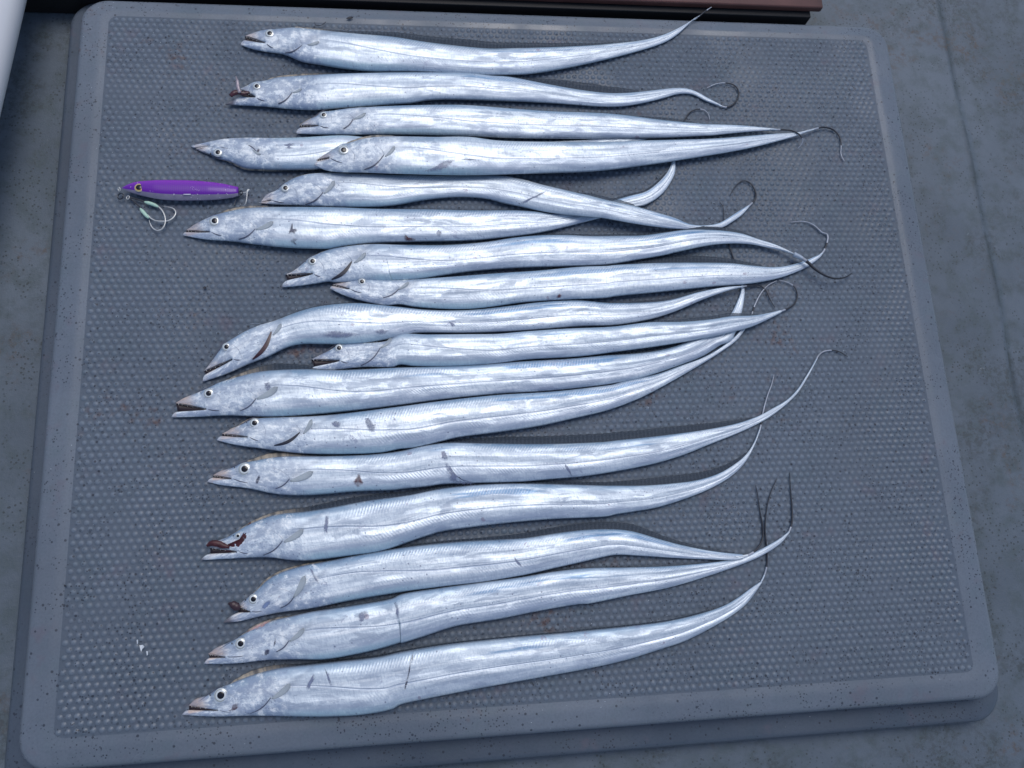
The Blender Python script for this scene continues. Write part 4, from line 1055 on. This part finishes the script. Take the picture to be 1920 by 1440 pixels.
mark(6, 'blood_spot', [(759, 438), (762, 445), (772, 446), (780, 450), (768, 452), (760, 451)], M_CLOT)
mark(6, 'bruise', [(822, 430), (828, 436), (824, 444), (818, 438)], M_BRUISE)
mark(8, 'blood_spot', [(1043, 558), (1048, 551), (1053, 553), (1050, 559)], M_CLOT)
mark(9, 'bruise', [(600, 627), (620, 621), (655, 624), (670, 627), (640, 633), (612, 631)], M_BRUISE)
mark(9, 'bruise', [(704, 620), (716, 617), (727, 621), (718, 627), (708, 625)], M_BRUISE)
mark(9, 'bruise', [(841, 602), (848, 605), (853, 609), (848, 613), (844, 607)], M_BRUISE)
mark(13, 'wound', [(663, 902), (668, 895), (673, 889), (677, 897), (681, 905), (675, 911), (668, 912)], M_CLOT, 'dark red wound')
mark(13, 'bruise', [(478, 905), (482, 895), (487, 891), (486, 902), (481, 908)], M_INK)
mark(13, 'bruise', [(835, 870), (842, 872), (850, 884), (858, 893), (872, 904), (888, 907), (868, 908), (846, 903), (840, 888)], M_BRUISE)
mark(13, 'bruise', [(1058, 868), (1064, 874), (1070, 884), (1073, 894), (1067, 886), (1060, 876)], M_BRUISE)
mark(13, 'bruise', [(820, 838), (832, 833), (836, 848), (840, 860), (832, 862), (826, 848)], M_BRUISE)
mark(14, 'blood_smear', [(420, 1027), (433, 1018), (446, 1017), (455, 1008), (462, 990), (466, 983), (465, 998), (458, 1012), (448, 1024), (434, 1030)], M_BLOOD, 'red blood smear behind the eye')
mark(14, 'bruise', [(608, 980), (612, 965), (616, 968), (615, 984), (612, 1000), (608, 996)], M_BRUISE)
mark(12, 'bruise', [(683, 784), (688, 780), (696, 790), (704, 800), (700, 812), (690, 806), (686, 795)], M_BRUISE)
mark(12, 'bruise', [(620, 793), (628, 788), (638, 792), (634, 803), (626, 800)], M_BRUISE)
mark(11, 'bruise', [(493, 711), (503, 711), (507, 722), (505, 735), (498, 730)], M_BRUISE)
mark(11, 'fin_bruise', [(498, 738), (506, 731), (514, 726), (516, 731), (509, 738), (501, 741)], M_INK)
mark(16, 'blood_spot', [(495, 1224), (500, 1217), (505, 1219), (504, 1227), (497, 1230)], M_INK)
mark(16, 'smear', [(512, 1213), (514, 1204), (516, 1196), (517, 1203), (515, 1211)], M_INK)
mark(16, 'bruise', [(738, 1128), (744, 1132), (748, 1142), (746, 1160), (742, 1152), (742, 1140)], M_BRUISE)
mark(16, 'bruise', [(672, 1150), (684, 1146), (692, 1150), (684, 1160), (678, 1168), (672, 1160)], M_BRUISE)
mark(17, 'blood_spot', [(425, 1333), (433, 1330), (437, 1321), (446, 1320), (446, 1328), (438, 1335), (432, 1337)], M_CLOT, 'dark red spot on the cheek')
mark(17, 'bruise', [(775, 1221), (777, 1222), (772, 1240), (768, 1262), (763, 1284), (758, 1300), (757, 1296), (764, 1268), (769, 1242)], M_INK)
mark(17, 'bruise', [(574, 1290), (580, 1276), (588, 1264), (590, 1272), (584, 1282), (578, 1294)], M_BRUISE)
mark(17, 'bruise', [(608, 1252), (611, 1256), (622, 1284), (619, 1284)], M_BRUISE)
mark(15, 'bruise', [(578, 1061), (584, 1066), (592, 1082), (598, 1094), (594, 1092), (586, 1078)], M_BRUISE)
mark(15, 'bruise', [(963, 1040), (968, 1048), (978, 1060), (976, 1062), (966, 1052)], M_BRUISE)
mark(15, 'blue_cheek', [(490, 1136), (500, 1128), (508, 1126), (502, 1138), (492, 1142)], stain('bluish_bruise', (.16, .22, .38)))
mark(3, 'bruise', [(524, 268), (540, 266), (552, 270), (546, 280), (532, 276)], M_BRUISE)
mark(3, 'blood_line', [(482, 280), (487, 279), (486, 285), (481, 286)], M_INK)
mark(5, 'scratch', [(976, 380), (992, 372), (1010, 364), (1030, 353), (1034, 352), (1014, 365), (994, 375), (978, 383)], M_BRUISE)
mark(16, 'crest', [(465, 1184), (478, 1174), (492, 1168), (506, 1163), (498, 1172), (482, 1181)], stain('pink_crest', (.55, .34, .33)), 'pinkish crest')

# bloody upper jaw of one fish, torn dark jaw of another
def blob(name, pts, radii, z, mt, parent, seg=10):
    P = spline(pts, 4); r = np.interp(np.linspace(0, 1, len(P)), np.linspace(0, 1, len(radii)), radii)
    k = float(np.linalg.norm(unproj(P[0] + [1, 0], 0) - unproj(P[0], 0)))
    rg = np.random.default_rng(int(P[0][0]))
    v, f = tube(unproj(P, z), r * k, seg, .6)
    v = [tuple(np.array(a) + rg.normal(0, .35 * k, 3)) for a in v]
    return mk(name, v, f, mt, parent)
blob('bloody_jaw', [(388, 1024), (396, 1019), (406, 1019), (418, 1023), (430, 1026)], [2.0, 5.5, 6.5, 5.5, 3.0], .0075, M_BLOOD, INFO[14][0])
M_TORN = simple('torn_dark_flesh', (.055, .025, .035), .4, 0, .6, 220)
blob('torn_jaw', [(428, 1131), (436, 1134), (444, 1138), (450, 1142)], [2.0, 7.0, 8.0, 3.0], .006, M_TORN, INFO[15][0])
bait = empty('bait_scrap', tuple(unproj((445, 170), 0)[0]), 'dark red scrap of bait with a thin pale shred held in an open fish mouth', 'bait')
M_CLOTS = simple('bait_flesh', (.075, .02, .03), .3, 0, .6, 320)
blob('red_chunk', [(432, 180), (438, 175), (446, 173), (455, 175), (468, 173)], [3.5, 5.5, 5, 4.5, 2.0], .010, M_CLOTS, bait)
blob('pale_shred', [(450, 174), (446, 162), (445, 152), (442, 143)], [3.0, 3.2, 2.6, .6], .013, simple('pale_shred_skin', (.42, .36, .40), .3, .2, .3, 200), bait)

# ------------------------------------------------------------------ the lure
lure = empty('fishing_jig', tuple(unproj((340, 358), 0)[0]), 'purple metal fishing jig with a gold-ringed eye and two assist hooks, left of the fish', 'lure')
def mat_lure():
    t = NT('lure_paint')
    uv = t.n('ShaderNodeUVMap', uv_map='UVMap').outputs[0]
    sx = t.n('ShaderNodeSeparateXYZ'); t.l(uv, sx.inputs[0])
    tc = t.n('ShaderNodeTexCoord').outputs['Object']
    v = sx.outputs[1]
    hat = t.math('SINE', t.math('MULTIPLY', sx.outputs[0], 360.0))
    pur = t.mix(t.ss(v, .0, .45), (.25, .022, .47), (.125, .004, .33))
    pur = t.mix(t.ss(hat, -.2, 1, 0, .12), pur, (.22, .04, .45))
    bel = t.mix(t.noise(tc, 160.0, 4), (.17, .15, .24), (.30, .27, .36))
    c = t.mix(t.ss(v, .775, .80), pur, bel)
    ch = t.math('MULTIPLY', t.math('LESS_THAN', t.vor(tc, 340.0), .16), t.ss(t.noise(tc, 60.0, 3), .52, .6))
    c = t.mix(t.math('MULTIPLY', ch, .8), c, (.65, .6, .72))
    t.set(Base_Color=c, Roughness=.38, Metallic=.0)
    t.b.inputs['Coat Weight'].default_value = .15
    t.l(t.bump(t.math('MULTIPLY', hat, t.ss(v, .6, .8, 1, 0)), .10, .0002), t.b.inputs['Normal'])
    return t.m
M_LURE = mat_lure()
lt = [(229, 352), (238, 347), (252, 342), (272, 339.5), (300, 338), (335, 338), (365, 339), (390, 341), (420, 345), (440, 349.5), (447, 351)]
lb = [(229, 353.5), (240, 359), (255, 364), (272, 368.5), (300, 374), (335, 376), (365, 376), (390, 375.5), (420, 373), (440, 369.5), (447, 367)]
LT = resamp(spline(lt, 8), np.linspace(0, 1, 60)); LB = resamp(spline(lb, 8), np.linspace(0, 1, 60))
V, Fc, UV = [], [], []
nr = 14
for side in (1, -1):
    for i in range(60):
        w = np.linalg.norm(unproj(LT[i], 0) - unproj(LB[i], 0)); hh = min(w * .27, .0058)
        for j in range(nr + 1):
            v = j / nr
            vv_ = (1 - math.cos(math.pi * v)) / 2
            pr = max(0, 1 - abs(2 * vv_ - 1) ** 2.2) ** .6
            # keel: the lower fifth falls away as a bevelled belly
            zz = .0066 + side * hh * pr * (1 if vv_ < .78 else 1 - (vv_ - .78) * 1.6)
            q3 = unproj(LT[i] + (LB[i] - LT[i]) * vv_, .0066)[0]
            V.append((q3[0], q3[1], zz)); UV.append((i / 59, vv_))
n1 = 60 * (nr + 1)
for sd_, o_ in ((1, 0), (-1, n1)):
    for i in range(59):
        for j in range(nr):
            a = o_ + i * (nr + 1) + j
            f = (a, a + nr + 1, a + nr + 2, a + 1)
            Fc.append(f if sd_ > 0 else f[::-1])
Fc += [tuple([59 * (nr + 1) + j for j in range(nr + 1)] + [n1 + 59 * (nr + 1) + j for j in range(nr, -1, -1)])]
jig = mk('jig_body', V, Fc, M_LURE, lure, uvs=UV, merge=True)
kk = float(np.linalg.norm(unproj((301, 350), 0) - unproj((300, 350), 0)))
M_STEEL = simple('hook_steel', (.68, .68, .66), .3, .45, .2, 120)
M_STEELD = simple('dark_ring_steel', (.10, .105, .12), .25, .85, .3, 120)
c3 = unproj((261, 352), .0102)[0]
Vd, Fd = dome((c3[0], c3[1], .0102), 8.8 * kk, .0012, 26, 7)
e_ = mk('lure_eye', Vd, Fd, M_LUREEYE, lure, uvs=[(min(1, math.hypot(v[0] - c3[0], v[1] - c3[1]) / (8.8 * kk)), .5) for v in Vd])
Vd, Fd = dome((c3[0], c3[1], .01095), 6.0 * kk, .0007, 22, 4)
mk('lure_pupil', Vd, Fd, M_PUPIL, e_)
# white chipped marks on the lure side
M_CHIP = simple('white_chip', (.8, .78, .85), .3, 0, .1, 300)
for a, b, w in (((325.5, 364.6), (326.8, 364.6), 1.5), ((344, 364.4), (357.5, 364.4), .9), ((370, 364.6), (371, 364.6), .9)):
    v, f = tube(unproj(np.array([a, b]), .0120), w * kk, 6, .3); mk('chip', v, f, M_CHIP, lure)
M_FAINT = simple('faint_script', (.42, .22, .66), .3, 0, .1, 300)
for pts in ([(356, 353), (359, 350.5), (363, 351), (360, 354), (363, 357)], [(365, 357), (367, 354.5), (369, 357.5), (371, 355)], [(370, 356), (373, 358), (374, 355.5)]):
    v, f = tube(unproj(spline(pts, 4), .0125), .45 * kk, 5, .4); mk('script_mark', v, f, M_FAINT, lure)
def ring(c, r, w, z, name, mt, parent, tilt=0.0, sx=1.0, ang=0.0):
    t = np.linspace(0, 2 * math.pi, 25)
    c3 = unproj(c, z)[0]
    P = np.stack([c3[0] + (r * sx * np.cos(t) * math.cos(ang) - r * np.sin(t) * math.sin(ang)) * kk, c3[1] + (r * sx * np.cos(t) * math.sin(ang) + r * np.sin(t) * math.cos(ang)) * kk, z + tilt * r * kk * np.cos(t)], 1)
    v, f = tube(P, w * kk, 7, cap=False)
    return mk(name, v, f, mt, parent)
ring((226, 368), 6.0, 1.2, .0035, 'split_ring', M_STEELD, lure, .3)
ring((223.5, 355), 4.0, .9, .0040, 'nose_loop', M_STEEL, lure, .6, .6, .4)
ring((240, 370.5), 3.6, 1.0, .0030, 'swivel', M_STEEL, lure, .3, .8)
ring((452, 361), 3.6, .9, .0040, 'tail_loop', M_STEELD, lure, .4)
M_CORD = simple('assist_cord', (.05, .055, .07), .7, 0, .4, 300)
M_GLOW = simple('pale_green_sleeve', (.50, .72, .58), .4, 0, .1, 120)
def wire(name, pts, w, zs, mt, parent=lure, taper=None, seg=7):
    P = spline(pts, 8)
    z = np.interp(np.linspace(0, 1, len(P)), np.linspace(0, 1, len(zs)), zs)
    r = w * kk * (np.interp(np.linspace(0, 1, len(P)), np.linspace(0, 1, len(taper)), taper) if taper else 1)
    v, f = tube(unproj(P, z), r, seg)
    return mk(name, v, f, mt, parent)
wire('assist_line', [(244, 370), (254, 373), (264, 376), (272, 379)], 1.5, [.003, .003], M_CORD)
wire('assist_line', [(243, 372), (250, 377), (257, 383), (262, 388)], 1.5, [.003, .003], M_CORD)
def hook(name, pts, sleeve):
    h_ = wire(name, pts, 1.35, [.0030, .0035, .0035, .0028, .0022], M_STEEL, taper=[1, 1, 1, 1, 1, .9, .2])
    wire('glow_sleeve', sleeve, 3.6, [.0035, .0035], M_GLOW, h_, taper=[.45, .95, 1, .95, .5], seg=12)
hook('assist_hook', [(290, 383), (299, 389), (306, 398), (310, 410), (309, 421), (303, 430), (294, 432), (286, 427), (281, 418), (279.5, 412)], [(271, 378.5), (280, 381), (289, 384), (297, 388)])
hook('assist_hook', [(277, 403), (284, 410), (292, 414), (303, 415), (315, 414), (325, 408), (329.5, 400), (327, 393), (318, 388.5), (305, 387.5)], [(263, 391), (268, 397), (274, 404), (279, 409)])
wire('tail_hook', [(452, 362), (459, 361), (465, 359), (467, 355), (464, 357), (463, 368), (461, 380), (459, 384)], 1.0, [.004, .005, .005, .003], M_STEEL)
wire('tail_hook', [(455, 364), (449, 368), (442, 376), (439, 386)], .8, [.004, .0025], M_STEELD)

# ------------------------------------------------------------------ small scraps on the hatch
def scrap(c, pts, mt, label, name='fish_scrap', cat='scrap', z=.0004, group=None):
    o3 = unproj(c, z)[0]
    P = np.array(pts, float) + np.array(c)
    V = [tuple(unproj(p, z + .0008 * ((i * 7) % 3) / 2)[0]) for i, p in enumerate(P)]
    V += [(x, y, zz + .0007) for x, y, zz in V]
    n = len(P); Fc = [tuple(range(n))[::-1], tuple(range(n, 2 * n))]
    for k in range(n): Fc.append((k, (k + 1) % n, n + (k + 1) % n, n + k))
    o = mk(name, V, Fc, mt, smooth=False, origin=tuple(o3))
    o['label'] = label; o['category'] = cat
    if group: o['group'] = group
    return o
M_FLAKE = simple('pale_scrap', (.75, .78, .80), .3, .1, .1, 200)
M_DIRT = simple('black_scrap', (.025, .028, .04), .6, 0, .4, 200)
scrap((266, 1214), [(-4, -4), (2, -5), (5, -1), (1, 3), (-1, 8), (-3, 2)], M_FLAKE, 'largest white flake of fish skin on the lower left of the hatch')
scrap((258, 1204), [(-1.5, -4), (.8, -5), (1.2, 2), (-.6, 4)], M_FLAKE, 'thin white sliver just above the large white flake')
scrap((276, 1224), [(-1.5, -3), (1.5, -3), (1.6, 4), (-.5, 5)], M_FLAKE, 'narrow white sliver to the right of the large white flake')
scrap((384, 540), [(-3, -1), (0, -3), (3, -1.5), (2, 2), (-2, 2)], M_DIRT, 'black crumb on the bare dimples above the bent-headed fish')
scrap((656, 34), [(-7, 1), (-2, -2), (5, -2.5), (6, 0), (-1, 2)], M_DIRT, 'dark elongated fleck on the upper rim of the hatch')
scrap((122, 1190 - 92), [(-2, -2), (2, -1), (2, 2), (-1, 2)], M_DIRT, 'small dark speck on the lower left rim of the hatch')
def hair(pts, label, w=.7):
    P = unproj(spline(pts, 6), .0018)
    v, f = tube(P, w * kk, 5)
    o = mk('fine_hair', v, f, M_FIL, origin=tuple(P[0]))
    o['label'] = label; o['category'] = 'hair'
hair([(590, 42), (592, 47), (603, 47), (611, 41)], 'short dark curved hair on the upper rim above the topmost fish')
